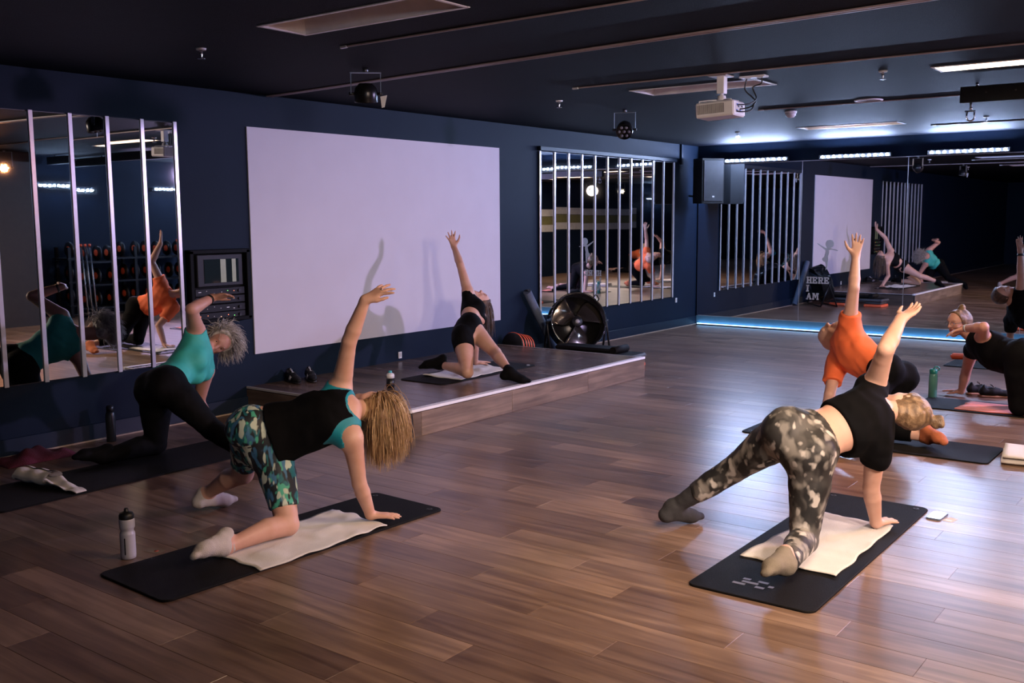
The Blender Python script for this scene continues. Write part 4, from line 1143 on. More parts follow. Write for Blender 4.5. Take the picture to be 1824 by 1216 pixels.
def body_prims(J, o):
    """all primitives of a figure from its joints; o = options"""
    J = {k: np.asarray(v, float) for k, v in J.items()}
    w = o.get('w', 1.0); male = o.get('male', False); hs = o.get('hs', 1.0)
    pel, neck = J['pel'], J['neck']; L = np.linalg.norm(neck - pel); up = unit(neck - pel)
    lh = unit(J['hipR'] - J['hipL']); ls = unit(J['shR'] - J['shL'])
    def fr(l): return unit(np.cross(up, l))
    bend = np.asarray(o.get('bend', (0, 0, 0)), float)
    def sp(t): return pel + (neck - pel) * t + bend * math.sin(math.pi * np.clip(t, 0, 1))
    def lt(t): return unit(lh * (1 - t) + ls * t + 1e-6)
    wid = [(.04, .140, .110), (.18, .128, .102), (.36, .110, .088), (.58, .124, .098), (.78, .122, .090), (.92, .075, .062)]
    if male: wid = [(.04, .128, .105), (.18, .125, .100), (.36, .122, .096), (.58, .140, .105), (.78, .138, .098), (.92, .080, .066)]
    P = []
    for (t0, w0, d0), (t1, w1, d1) in zip(wid[:-1], wid[1:]):
        tm = (t0 + t1) / 2
        P.append(Prim('torso', sp(t0), sp(t1), w0 * w, w1 * w, fr(lt(tm)), (w0 + w1) / (d0 + d1), .012))
    fh, fs = fr(lh), fr(ls)
    belly = o.get('belly', 0.0)
    if belly: P.append(Prim('torso', sp(.22) + fh * .03, sp(.34) + fr(lt(.35)) * .03, .095 * w + belly, .09 * w + belly, k=.06))
    for s, hp in ((-1, J['hipL']), (1, J['hipR'])):
        P.append(Prim('torso', hp - fh * .045 - up * .015, hp - fh * .03 - up * .05, .088 * w, .080 * w, k=.05))
        if not male: P.append(Prim('bust', sp(.64) + lt(.64) * s * .062 + fr(lt(.64)) * .062, sp(.60) + lt(.64) * s * .064 + fr(lt(.64)) * .075, .058 * w, .056 * w, k=.035))
    for sd in 'LR':
        s = J['sh' + sd]; e = J['el' + sd]; wv = J['wr' + sd]
        P.append(Prim('torso', sp(.95), s, .050 * w, .046 * w, k=.04))
        P.append(Prim('torso', sp(.70), s - up * .03, .085 * w, .050 * w, k=.05))
        aw = w * (1.08 if male else 1.0)
        P.append(Prim('arm' + sd, s, s + (e - s) * .28, .053 * aw, .050 * aw, k=.035)); P.append(Prim('arm' + sd, s + (e - s) * .28, s + (e - s) * .75, .050 * aw, .041 * aw, k=.005)); P.append(Prim('arm' + sd, s + (e - s) * .75, e, .041 * aw, .038 * aw, k=.005))
        P.append(Prim('fore' + sd, e, e + (wv - e) * .28, .038 * aw, .0405 * aw, k=.010)); P.append(Prim('fore' + sd, e + (wv - e) * .28, wv, .0405 * aw, .0265 * aw, k=.005))
        hd = o['hand' + sd]
        P += hand_prims('hand' + sd, wv, hd[0], hd[1], sd == 'L', *hd[2:3], **(hd[3] if len(hd) > 3 else {}), sc=1.0 if not male else 1.08)
        h = J['hip' + sd]; k_ = J['kn' + sd]; a = J['an' + sd]
        lw = o.get('lw', w)
        P.append(Prim('thigh' + sd, h, h + (k_ - h) * .35, .092 * lw, .088 * lw, k=.05)); P.append(Prim('thigh' + sd, h + (k_ - h) * .35, h + (k_ - h) * .85, .088 * lw, .061 * lw, k=.006)); P.append(Prim('thigh' + sd, h + (k_ - h) * .85, k_, .061 * lw, .057 * lw, k=.006))
        ft = o['foot' + sd]
        axis = unit(a - k_); thd = unit(h - k_)
        back = thd - (thd @ axis) * axis            # calf bulges on the side the thigh folds to
        back = unit(back) if np.linalg.norm(back) > .05 else unit(np.cross(axis, lh))
        if np.linalg.norm(np.cross(thd, axis)) < .35: back = back * 0
        P.append(Prim('shin' + sd, k_, k_ + (a - k_) * .32 + back * .012, .056 * lw, .055 * lw, k=.012)); P.append(Prim('shin' + sd, k_ + (a - k_) * .32 + back * .012, k_ + (a - k_) * .85, .055 * lw, .036 * lw, k=.006)); P.append(Prim('shin' + sd, k_ + (a - k_) * .85, a, .036 * lw, .036, k=.006))
        P += foot_prims('foot' + sd, a, ft[0], ft[1], o.get('fsc', 1.0))
    hu, hf = o['head']
    H, carve, A = head_prims(J['head'], hu, hf, hs)
    P.append(Prim('neck', sp(.90), A(0, -.022, -.045), .056 * w, .050 * (1.1 if male else 1), k=.035))
    P += H
    info = dict(sp=sp, lt=lt, fr=fr, up=up, lh=lh, ls=ls, A=A, J=J, carve=carve, head=ortho(hf, hu))
    return P, info

def garment(name, P, info, spec, material, parent, org, vox, seed=0, ripple=(.0018, 55), carve=(), cuts=(), extra=(), label=None, smooth=1):
    """clothing: chosen body groups inflated, trimmed and cut"""
    ps = [p for p in P if p.g in spec]
    F = field_for(ps + list(extra), vox, max(spec.values()) + .01)
    for p in ps: F.add(p, spec[p.g])
    for p in extra: F.add(p)
    if ripple: F.ripple(ripple[0], ripple[1], seed)
    for p in carve: F.carve(p, .006)
    for c, n in cuts: F.cut(np.asarray(c, float), unit(n))
    V, Q = F.mesh()
    o = np_mesh(name, V, Q, material, parent, org, smooth)
    if label: o['label'] = label
    return o
def limb_clip(P, group, a, b, frac):
    """copies of a limb's primitives cut square at a fraction of a->b"""
    a = np.asarray(a, float); b = np.asarray(b, float); c = a + (b - a) * frac; n = unit(b - a)
    return [Prim(p.g, p.a, p.b, p.r0, p.r1, p.n, p.sq, p.k, [(c, n)]) for p in P if p.g == group]

def strands(name, roots, dirs, length, material, parent, org, center, rad, grav=.5, curl=0.0, n=9, r0=.0045, flow=None, seed=0, jit=.12):
    r = np.random.default_rng(seed); V = []; Q = []
    for i, (p, d) in enumerate(zip(roots, dirs)):
        L = length * r.uniform(.72, 1.08); st = L / n
        p = np.array(p, float); v = unit(d + r.normal(size=3) * jit); path = [p.copy()]
        ax = unit(r.normal(size=3)); ph = r.uniform(0, 6)
        for k in range(n):
            g = np.array([0, 0, -1.0]) * grav
            if flow is not None: g = g + np.asarray(flow)
            v = unit(v * .75 + g * .5 + r.normal(size=3) * jit * .3 + curl * np.cross(ax, v) * math.sin(ph + k * 1.3))
            p = p + v * st
            q = p - center; dn = np.linalg.norm(q)
            if dn < rad: p = center + q / dn * rad
            path.append(p.copy())
        b0 = len(V); path = np.array(path)
        t = np.gradient(path, axis=0); nn = np.cross(t, ax); nn /= np.linalg.norm(nn, axis=1)[:, None] + 1e-9; bb = np.cross(t, nn); bb /= np.linalg.norm(bb, axis=1)[:, None] + 1e-9
        for k in range(n + 1):
            w = r0 * (1 - .8 * (k / n) ** 1.5)
            for a in (0, 2.094, 4.189): V.append(path[k] + nn[k] * math.cos(a) * w + bb[k] * math.sin(a) * w)
        for k in range(n):
            for a in range(3):
                a2 = (a + 1) % 3
                Q.append((b0 + k * 3 + a, b0 + k * 3 + a2, b0 + (k + 1) * 3 + a2, b0 + (k + 1) * 3 + a))
    return np_mesh(name, np.array(V), np.array(Q), material, parent, org)
def hair_cap(P, info, material, parent, org, vox, inf=.010, back=.35, line=.03, extra=(), low=-.055):
    A = info['A']; f, u = info['head']
    sk = [Prim('hair', A(0, -.030, .030), A(0, .016, .036), .082, .077, np.cross(f, u), 1.05, .02), Prim('hair', A(0, -.05, .0), A(0, -.045, low), .066, .050, k=.03)] + list(extra)
    F = field_for(sk, vox, inf)
    for p in sk: F.add(p, inf if p.g == 'hair' else 0)
    F.ripple(.0022, 130, 5)
    n = unit(f - u * .75)                       # face side is trimmed away
    F.cut(A(0, line, .045), unit(f * 1.0 - u * back))
    V, Q = F.mesh()
    return np_mesh('hair', V, Q, material, parent, org, 1)
def scalp(info, n, seed, amin=-1.0, back=.25, rad=.088):
    """random points on the hairy side of the skull with outward normals"""
    A = info['A']; f, u = info['head']; r = np.random.default_rng(seed); out = []; nr = []
    c = A(0, -.006, .032)
    while len(out) < n:
        d = unit(r.normal(size=3))
        df, du = d @ f, d @ u
        if du < -.55 or df > back + .75 * max(du, 0) or df > .72: continue
        out.append(c + d * rad); nr.append(d)
    return np.array(out), np.array(nr), c

EYE_W = mat('eye_white', (.42, .38, .36), .2, var=.02)
EYE_D = mat('eye_iris', (.05, .035, .025), .15)
BROW = {}
def make_person(label, J, o, vox, skin, base):
    P, info = body_prims(J, o)
    lo = np.min([p.bounds(.0)[0] for p in P], 0) - .03; hi = np.max([p.bounds(.0)[1] for p in P], 0) + .03
    F = Field(lo, hi, vox)
    order = ['torso', 'bust', 'neck', 'head']
    for p in sorted(P, key=lambda p: order.index(p.g) if p.g in order else 9): F.add(p)
    for p in info['carve']: F.carve(p, .006)
    V, Q = F.mesh()
    b = np_mesh('person', V, Q, skin, None, base, 2)
    b.location = base
    tag(b, label, 'person')
    A = info['A']
    m0, m1 = A(-.015, .088, -.0535), A(.015, .088, -.0535)
    ab = m1 - m0; t = np.clip(((V - m0) @ ab) / (ab @ ab), 0, 1); dd = np.linalg.norm(V - m0 - t[:, None] * ab, axis=1)
    lip = np.clip((.0135 - dd) / .004, 0, 1).astype(np.float32)
    at = b.data.attributes.new('lip', 'FLOAT', 'POINT'); at.data.foreach_set('value', lip)
    f, u = info['head']; r = np.cross(f, u); org = np.asarray(base)
    R = frameR(r, u, f)
    for s in (-1, 1):
        c = A(s * .0325, .0722, .008) - org
        e = MB().lathe([(0, -.0115), (.008, -.008), (.0115, 0), (.008, .008), (0, .0115)][::1], tuple(c), 14, R).build('eye', EYE_W, b)
        MB().lathe([(.0058, .0098), (.004, .0112), (0, .0118)], tuple(c), 12, R).build('iris', EYE_D, e)
        if o.get('brow') is not None:
            MB().tube([tuple(A(s * .018, .0925, .030) - org), tuple(A(s * .034, .0895, .035) - org), tuple(A(s * .050, .078, .030) - org)], [.003, .0036, .002], 6).build('eyebrow', o['brow'], b)
    info['P'] = P; info['obj'] = b; info['org'] = org
    return b, P, info

Z = np.array([0, 0, 1.0])
JN = dict(
    blonde=dict(knR=(-4.013, 3.338, 0.082), anR=(-4.036, 2.95, 0.06), knL=(-4.451, 3.398, 0.278), anL=(-4.801, 3.403, 0.107), pel=(-4.193, 3.335, 0.537), hipL=(-4.211, 3.288, 0.605), hipR=(-4.174, 3.382, 0.468), neck=(-3.838, 3.661, 0.671), shL=(-3.963, 3.698, 0.772), shR=(-3.778, 3.593, 0.533), elL=(-3.855, 3.664, 1.033), wrL=(-3.758, 3.695, 1.256), elR=(-3.817, 3.675, 0.263), wrR=(-3.854, 3.79, 0.05), head=(-3.871, 3.857, 0.648)),
    camo=dict(knR=(-1.724, 4.674, 0.087), anR=(-1.661, 4.289, 0.081), knL=(-2.173, 4.801, 0.343), anL=(-2.476, 4.734, 0.107), pel=(-1.785, 4.742, 0.555), hipL=(-1.852, 4.744, 0.607), hipR=(-1.718, 4.74, 0.502), neck=(-1.523, 5.148, 0.683), shL=(-1.588, 5.256, 0.788), shR=(-1.508, 5.076, 0.535), elL=(-1.49, 5.106, 1.01), wrL=(-1.479, 5.309, 1.147), elR=(-1.554, 5.166, 0.269), wrR=(-1.555, 5.276, 0.05), head=(-1.446, 5.332, 0.673)),
    instructor=dict(knL=(-5.694, 6.861, 0.294), anL=(-6.076, 6.931, 0.322), knR=(-5.592, 7.147, 0.446), anR=(-5.277, 6.951, 0.326), pel=(-5.936, 7.15, 0.613), hipL=(-5.922, 7.076, 0.574), hipR=(-5.949, 7.224, 0.651), neck=(-6.138, 7.53, 0.866), shR=(-6.12, 7.402, 0.968), shL=(-6.136, 7.597, 0.715), elR=(-6.232, 7.423, 1.229), wrR=(-6.385, 7.514, 1.398), elL=(-6.119, 7.49, 0.451), wrL=(-6.203, 7.605, 0.252), head=(-6.233, 7.705, 0.851)),
    grey=dict(knL=(-6.25, 4.028, 0.085), anL=(-6.301, 3.642, 0.059), knR=(-5.749, 4.141, 0.24), anR=(-5.381, 4.152, 0.11), pel=(-6.079, 3.988, 0.517), hipL=(-6.161, 3.989, 0.493), hipR=(-5.998, 3.987, 0.541), neck=(-6.188, 4.421, 0.742), shR=(-6.158, 4.345, 0.884), shL=(-6.186, 4.429, 0.576), elR=(-5.99, 4.193, 1.056), wrR=(-6.054, 4.42, 1.121), elL=(-6.318, 4.453, 0.325), wrL=(-6.222, 4.491, 0.102), head=(-6.266, 4.604, 0.761)),
    man=dict(knR=(-2.282, 7.464, 0.088), anR=(-1.866, 7.492, 0.075), knL=(-2.259, 7.251, 0.167), anL=(-2.162, 6.848, 0.118), pel=(-2.164, 7.582, 0.496), hipR=(-2.128, 7.658, 0.461), hipL=(-2.2, 7.507, 0.531), neck=(-2.624, 7.76, 0.7), shL=(-2.533, 7.698, 0.848), shR=(-2.65, 7.784, 0.518), elL=(-2.478, 7.61, 1.134), wrL=(-2.511, 7.729, 1.366), elR=(-2.623, 7.572, 0.301), wrR=(-2.664, 7.616, 0.045), head=(-2.739, 7.939, 0.715)),
    glasses=dict(knL=(-1.547, 9.087, 0.09), anL=(-1.173, 9.193, 0.062), knR=(-1.542, 9.425, 0.09), anR=(-1.172, 9.543, 0.062), pel=(-1.562, 9.167, 0.491), hipL=(-1.563, 9.084, 0.51), hipR=(-1.561, 9.25, 0.472), neck=(-1.988, 9.41, 0.581), shL=(-1.897, 9.276, 0.616), shR=(-2.03, 9.529, 0.475), elL=(-1.84, 9.027, 0.743), wrL=(-2.029, 9.178, 0.705), elR=(-2.104, 9.687, 0.25), wrR=(-2.163, 9.812, 0.049), head=(-2.128, 9.422, 0.724)),
    far=dict(knL=(-2.062, 12.008, 0.085), anL=(-1.673, 12.0, 0.061), knR=(-1.671, 12.481, 0.283), anR=(-1.423, 12.727, 0.11), pel=(-1.847, 12.039, 0.431), hipL=(-1.849, 11.955, 0.443), hipR=(-1.844, 12.123, 0.418), neck=(-2.212, 12.296, 0.654), shR=(-2.134, 12.216, 0.776), shL=(-2.228, 12.331, 0.493), elR=(-2.12, 12.111, 1.04), wrR=(-2.141, 12.125, 1.284), elL=(-2.269, 12.532, 0.296), wrL=(-2.266, 12.579, 0.053), head=(-2.298, 12.189, 0.8)))
SK1 = skin_mat('skin_fair', (.60, .355, .27)); SK2 = skin_mat('skin_rosy', (.56, .31, .24)); SK3 = skin_mat('skin_light', (.62, .385, .30))
BLK = mat('black_cotton', (.003, .003, .0038), .85, var=.3, bump=.2, bscale=400, spec=.08)
BLKS = mat('black_stretch', (.003, .003, .0038), .8, var=.3, bump=.1, bscale=500, spec=.1)
TEAL = mat('teal_jersey', (.035, .40, .35), .7, var=.08, bump=.15, bscale=400)
TEAL2 = mat('teal_bra', (.006, .23, .30), .6, var=.08)
ORJ = mat('orange_jersey', (.86, .16, .045), .75, var=.06, bump=.2, bscale=350)
SOCKW = mat('pale_sock', (.52, .47, .44), .85, var=.08, bump=.5, bscale=300)
SOCKG = mat('olive_grey_sock', (.20, .17, .13), .85, var=.1, bump=.5, bscale=300)
SOCKD = mat('dark_sock', (.03, .03, .035), .85, bump=.4, bscale=300)
SOCKO = mat('rust_sock', (.46, .13, .05), .85, var=.1, bump=.4, bscale=300)
CAMO = print_mat('camo_leggings', (.020, .019, .019), [((.075, .070, .066), 11, (1, 1, .7), (0, 0, 0), .50, .05), ((.008, .008, .009), 14, (1, 1, .7), (.3, .2, 0), .56, .04), ((.24, .225, .205), 15, (1, 1, .7), (0, .4, .3), .58, .05), ((.46, .43, .40), 19, (1, 1, .8), (.5, 0, .2), .635, .04)])
SHORT = print_mat('painted_shorts', (.010, .014, .020), [((.012, .13, .16), 18, (1, 1, .5), (.5, .6, .2), .51, .02), ((.05, .16, .30), 21, (1, 1, .42), (-.4, .8, .3), .57, .02), ((.06, .38, .27), 23, (1, 1, .42), (.9, .2, .6), .585, .02), ((.010, .014, .022), 25, (1, 1, .36), (.2, -.7, .1), .57, .02), ((.50, .57, .48), 27, (1, 1, .38), (.6, .9, -.4), .585, .02)])
HBL = ramp_mat('blonde_hair', 'lin', 22, [(.3, (.14, .075, .035)), (.5, (.40, .24, .11)), (.7, (.62, .44, .24))], .45, (1, 1, .25), .3)
HLB = ramp_mat('dark_blonde_hair', 'lin', 30, [(.3, (.055, .032, .02)), (.5, (.16, .098, .052)), (.7, (.32, .21, .115))], .45, (1, 1, .4), .3)
HGR = ramp_mat('grey_hair', 'lin', 30, [(.3, (.22, .19, .17)), (.5, (.46, .42, .38)), (.7, (.70, .66, .62))], .5)
HBR = ramp_mat('brown_hair', 'lin', 30, [(.3, (.03, .018, .012)), (.5, (.09, .05, .03)), (.7, (.16, .09, .055))], .45)
HST = mat('stubble', (.30, .18, .13), .7)
def base_of(J, z=0.0): return (J['pel'][0], J['pel'][1], z)
FI = lambda *a: np.asarray(a, float)

# ---- 1 blonde person, foreground left
J = JN['blonde']
o = dict(w=1.04, handR=(FI(.75, .65, -.05), -Z, .10, dict(spread=.25)), handL=(RT * .80 + UP * .50 + FW * .1, -UP * .55 + FW * .55 + RT * .2, (.10, .22, .18, .30), dict(spread=.7, thumb=.4)),
         footR=(FI(.22, -.95, -.25), FI(-.35, -.1, 1)), footL=(FI(.15, 1, -.05), FI(0, 0, -1)), head=(RT * .88 + FW * .25 - UP * .12, FW * .85 - RT * .2 + UP * .42), hs=1.02, brow=HBL)
b, P, I = make_person('blonde person in black tank top and teal patterned shorts kneeling with one arm raised', J, o, .006, SK1, base_of(J))
org = I['org']; sp = I['sp']
tp = limb_clip(P, 'thighL', J['hipL'], J['knL'], .80) + limb_clip(P, 'thighR', J['hipR'], J['knR'], .78) + [p for p in P if p.g == 'torso']
garment('shorts', tp, I, dict(torso=.008, thighL=.009, thighR=.009), SHORT, b, org, .007, 1, cuts=[(sp(.30), I['up'])], ripple=(.0012, 60), label='painted teal, blue and mint shorts')
arm_c = [Prim('c', np.array(J['sh' + s]) - 0 * I['up'], J['el' + s], .078, .07) for s in 'LR']
nk = Prim('c', sp(.99) - I['fr'](I['ls']) * .01, sp(1.25), .062, .09)
arm_c = [Prim('c', np.array(J['sh' + s]), J['el' + s], .072, .068) for s in 'LR']
garment('sports_bra', P, I, dict(torso=.007, bust=.007), TEAL2, b, org, .0055, 2, smooth=3, carve=arm_c + [Prim('c', sp(1.02), sp(1.25), .075, .09)], cuts=[(sp(.50), -I['up'])], ripple=None, label='teal bra showing at the armholes')
arm_b = [Prim('c', np.array(J['sh' + s]) + (np.array(J['sh' + s]) - sp(.9)) * .05, np.array(J['sh' + s]) - I['up'] * .06 + (np.array(J['el' + s]) - np.array(J['sh' + s])) * .2, .118, .108) for s in 'LR']
drape = [Prim('x', sp(.10) + FI(0, 0, -.05) , sp(.45) + FI(0, 0, -.055), .115, .105, I['fr'](I['lt'](.3)), 1.3, .06)]
garment('tank_top', P, I, dict(torso=.020, bust=.018), BLK, b, org, .006, 3, smooth=3, ripple=(.003, 40), carve=arm_b + [Prim('c', sp(1.04), sp(1.25), .095, .11)], cuts=[(sp(.12), -I['up'])], extra=drape, label='black racerback tank top')
for s, m in (('R', SOCKW), ('L', SOCKW)):
    ex = limb_clip(P, 'shin' + s, J['an' + s], J['kn' + s], .10 if s == 'R' else -.05)
    garment('sock', [p for p in P if p.g == 'foot' + s] + ex, I, {'foot' + s: .005, 'shin' + s: .005}, m, b, org, .006, 4, ripple=(.0012, 90))
rp, rn, hc = scalp(I, 1500, 7)
hair_cap(P, I, HBL, b, org, .006, .010, .30, .045)
fl = (-UP * 0 + RT * .0)
f_, u_ = I['head']
strands('hair_strands', rp, rn * .5 - f_ * .45 + u_ * .05, .26, HBL, b, org, hc, .096, .62, .07, 11, .0022, None, 3, .16)
MB().lathe([(.0095, -.002), (.0105, -.002), (.0105, .002), (.0095, .002)], tuple(np.array(J['wrL']) + unit(RT * .80 + UP * .50) * .105 - org), 14, frameR(*[Vector(v) for v in (np.cross(UP, unit(RT * .8 + UP * .5)), np.cross(unit(RT * .8 + UP * .5), np.cross(UP, unit(RT * .8 + UP * .5))), unit(RT * .8 + UP * .5))])).build('ring', STEEL, b)

# ---- 2 person in camouflage leggings, foreground right
J = JN['camo']
o = dict(w=1.10, lw=1.08, handR=(FI(.35, .93, -.03), -Z, .08, dict(spread=.3)), handL=(RT * .75 + UP * .40 + FW * .45, UP * .8 - RT * .3 - FW * .3, .22, dict(spread=.10, thumb=.5)),
         footR=(FI(.04, -.95, -.22), FI(-.45, -.1, 1)), footL=(FI(.5, .85, -.05), FI(-.1, 0, -1)), head=(RT * .93 - UP * .20 + FW * .05, FW * .70 + UP * .35 - RT * .1), hs=1.02, brow=HLB)
b, P, I = make_person('person in camouflage leggings and black crop tee kneeling with one arm raised, foreground right', J, o, .006, SK3, base_of(J))
org = I['org']; sp = I['sp']
tp = [p for p in P if p.g in ('torso', 'thighL', 'thighR')] + limb_clip(P, 'shinL', J['knL'], J['anL'], .62) + limb_clip(P, 'shinR', J['knR'], J['anR'], .90)
garment('leggings', tp, I, dict(torso=.008, thighL=.008, thighR=.008, shinL=.008, shinR=.010), CAMO, b, org, .007, 11, cuts=[(sp(.26), I['up'])], ripple=(.0012, 60), label='black, grey and white camouflage leggings')
for s, m in (('L', SOCKD), ('R', SOCKG)):
    garment('sock', [p for p in P if p.g in ('foot' + s, 'shin' + s)], I, {'foot' + s: .005, 'shin' + s: .004}, m if s == 'R' else SOCKD, b, org, .006, 12, ripple=(.0012, 90), cuts=[(np.array(J['an' + s]) + (np.array(J['kn' + s]) - np.array(J['an' + s])) * (.42 if s == 'L' else .06), np.array(J['kn' + s]) - np.array(J['an' + s]))])
sl = limb_clip(P, 'armL', J['shL'], J['elL'], .10) + limb_clip(P, 'armR', J['shR'], J['elR'], .42)
dr = [Prim('x', sp(.62) + FI(0, 0, -.035), sp(.82) + FI(0, 0, -.05), .125, .115, I['fr'](I['lt'](.7)), 1.2, .06), Prim('x', np.array(J['shR']), np.array(J['shR']) + FI(.0, .01, -.085), .060, .062, k=.04)]
garment('crop_tee', [p for p in P if p.g in ('torso', 'bust')] + sl, I, dict(torso=.014, bust=.016, armL=.012, armR=.018), BLK, b, org, .007, 13, ripple=(.003, 42), carve=[Prim('c', sp(1.03), I['J']['head'], .068, .075)], cuts=[(sp(.46), -I['up'])], extra=dr, label='black cropped T-shirt', smooth=3)
f_, u_ = I['head']; A = I['A']
bun = [Prim('bun', A(0, -.080, .090), A(0, -.098, .112), .028, .022, k=.02), Prim('bun', A(.014, -.102, .128), A(-.016, -.100, .132), .026, .024, k=.008), Prim('bun', A(.0, -.118, .140), A(.0, -.095, .148), .022, .022, k=.008)]
hair_cap(P, I, HLB, b, org, .006, .012, .30, .045, bun)

# ---- 3 person on the stage
J = JN['instructor']; zs = STAGE[4]
o = dict(w=.98, handL=(FI(.25, .95, -.03), -Z, .08, dict(spread=.3)), handR=(UP * .95 - RT * .28, -FW * .9 + RT * .3, .10, dict(spread=.55, thumb=.9)),
         footL=(FI(-.72, -.48, -.42), FI(-.45, -.30, .80)), footR=(FI(.85, .55, -.12), FI(.05, -.05, -1)), head=(FI(.25, .85, -.42), FI(.25, .25, .93)), brow=HBR)
b, P, I = make_person('person in black sports bra and shorts kneeling on the stage with arm raised', J, o, .0075, SK1, base_of(J, zs))
org = I['org']; sp = I['sp']
tp = limb_clip(P, 'thighL', J['hipL'], J['knL'], .34) + limb_clip(P, 'thighR', J['hipR'], J['knR'], .22) + [p for p in P if p.g == 'torso']
garment('shorts', tp, I, dict(torso=.008, thighL=.010, thighR=.010), BLKS, b, org, .008, 21, cuts=[(sp(.34), I['up'])], ripple=(.001, 60))
arm_c = [Prim('c', np.array(J['sh' + s]), J['el' + s], .072, .066) for s in 'LR']
garment('sports_bra', P, I, dict(torso=.008, bust=.009), BLKS, b, org, .008, 22, carve=arm_c + [Prim('c', sp(1.00), sp(1.25), .090, .12)], cuts=[(sp(.50), -I['up']), (sp(.84), I['up'])], ripple=None, smooth=3)
for s in 'LR':
    a, k_ = np.array(J['an' + s]), np.array(J['kn' + s])
    garment('sock', [p for p in P if p.g in ('foot' + s, 'shin' + s)], I, {'foot' + s: .005, 'shin' + s: .005}, BLKS, b, org, .007, 23, ripple=None, cuts=[(a + (k_ - a) * .17, k_ - a)])
hair_cap(P, I, HBR, b, org, .008, .010, .30, .045)
rp, rn, hc = scalp(I, 120, 12)
f_, u_ = I['head']
strands('hair_strands', rp, rn * .3 + u_ * .2 - f_ * .5, .34, HBR, b, org, hc, .090, .95, .05, 9, .0035, None, 5)

# ---- 4 grey-haired person by the left wall
J = JN['grey']
o = dict(w=1.10, belly=.0, handL=(FI(0, 1, -.03), -Z, .08, dict(spread=.2)), handR=(RT * .93 + UP * .18 - FW * .15, -UP * .9 - FW * .3, .28, dict(spread=.12, thumb=.35)),
         footL=(FI(-.1, -1, -.15), FI(0, -.1, 1)), footR=(FI(.4, .9, -.05), FI(0, 0, -1)), head=(RT * .80 + UP * .36, -FW * .85 + RT * .25 - UP * .28), brow=HGR)
b, P, I = make_person('grey-haired person in teal top leaning with a curved raised arm beside the left mirror', J, o, .007, SK2, base_of(J))
org = I['org']; sp = I['sp']
tp = [p for p in P if p.g in ('torso', 'thighL', 'thighR', 'shinL', 'shinR')]
garment('leggings', tp, I, dict(torso=.009, thighL=.012, thighR=.012, shinL=.012, shinR=.012), BLKS, b, org, .008, 31, cuts=[(sp(.22), I['up'])], ripple=(.001, 60))
arm_c = [Prim('c', np.array(J['sh' + s]) + (np.array(J['sh' + s]) - sp(.9)) * .12, np.array(J['sh' + s]) + (np.array(J['el' + s]) - np.array(J['sh' + s])) * .3, .070, .075) for s in 'LR']
garment('tank_top', P, I, dict(torso=.012, bust=.013), TEAL, b, org, .007, 32, ripple=(.0022, 40), carve=arm_c + [Prim('c', sp(1.04) + I['fr'](I['ls']) * .02, sp(1.25), .075, .10)], cuts=[(sp(.14), -I['up'])], label='teal sleeveless top')
hair_cap(P, I, HGR, b, org, .007, .014, .30, .040)
rp, rn, hc = scalp(I, 1300, 15, back=-.12)
f_, u_ = I['head']
strands('hair_strands', rp, rn * .7, .150, HGR, b, org, hc, .097, .48, .30, 9, .0024, tuple(-f_ * .22 + u_ * .05), 6, .22)
for s in 'LR':
    garment('sock', [p for p in P if p.g in ('foot' + s, )], I, {'foot' + s: .006}, BLKS, b, org, .008, 33, ripple=None)
wv = np.array(J['wrR']); ad = unit(np.array(J['elR']) - wv)
MB().tube([tuple(wv + ad * .03 - org), tuple(wv + ad * .05 - org)], .036, 22).build('wristband', BLACK, b)

# ---- 5 person in orange shirt
J = JN['man']
o = dict(w=1.02, male=True, handR=(FI(-1, .2, -.03), -Z, .08, dict(spread=.2)), handL=(UP * .97 + RT * .12, -FW * .8 - RT * .2, .14, dict(spread=.25, thumb=.9)),
         footR=(FI(.72, -.62, -.30), FI(.25, -.35, .9)), footL=(FI(-.95, -.1, -.05), FI(0, 0, -1)), head=(FI(-.82, .05, -.45), FI(-.45, -.35, .80)), hs=1.04, fsc=1.08, brow=HST)
b, P, I = make_person('bald person in orange T-shirt kneeling with one arm straight up', J, o, .007, SK3, base_of(J))
org = I['org']; sp = I['sp']
tp = [p for p in P if p.g in ('torso', 'thighL', 'thighR')] + limb_clip(P, 'shinL', J['knL'], J['anL'], .74) + limb_clip(P, 'shinR', J['knR'], J['anR'], .74)
garment('trousers', tp, I, dict(torso=.010, thighL=.014, thighR=.014, shinL=.014, shinR=.014), BLK, b, org, .008, 41, cuts=[(sp(.30), I['up'])], ripple=(.002, 45))
sl = limb_clip(P, 'armR', J['shR'], J['elR'], .62) + limb_clip(P, 'armL', J['shL'], J['elL'], .30)
dr = [Prim('x', sp(.25) + FI(0, 0, -.04), sp(.65) + FI(0, -.02, -.05), .135, .135, I['fr'](I['lt'](.5)), 1.25, .06)]
garment('t_shirt', [p for p in P if p.g == 'torso'] + sl, I, dict(torso=.020, armR=.026, armL=.022), ORJ, b, org, .007, 42, ripple=(.0042, 38), carve=[Prim('c', sp(1.06), sp(1.3), .066, .08)], cuts=[(sp(.20), -I['up'])], extra=dr, label='orange T-shirt')
for s in 'LR':
    a, k_ = np.array(J['an' + s]), np.array(J['kn' + s])
    garment('sock', [p for p in P if p.g in ('foot' + s, 'shin' + s)], I, {'foot' + s: .006, 'shin' + s: .006}, SOCKO, b, org, .007, 43, ripple=(.0012, 80), cuts=[(a + (k_ - a) * .12, k_ - a)])

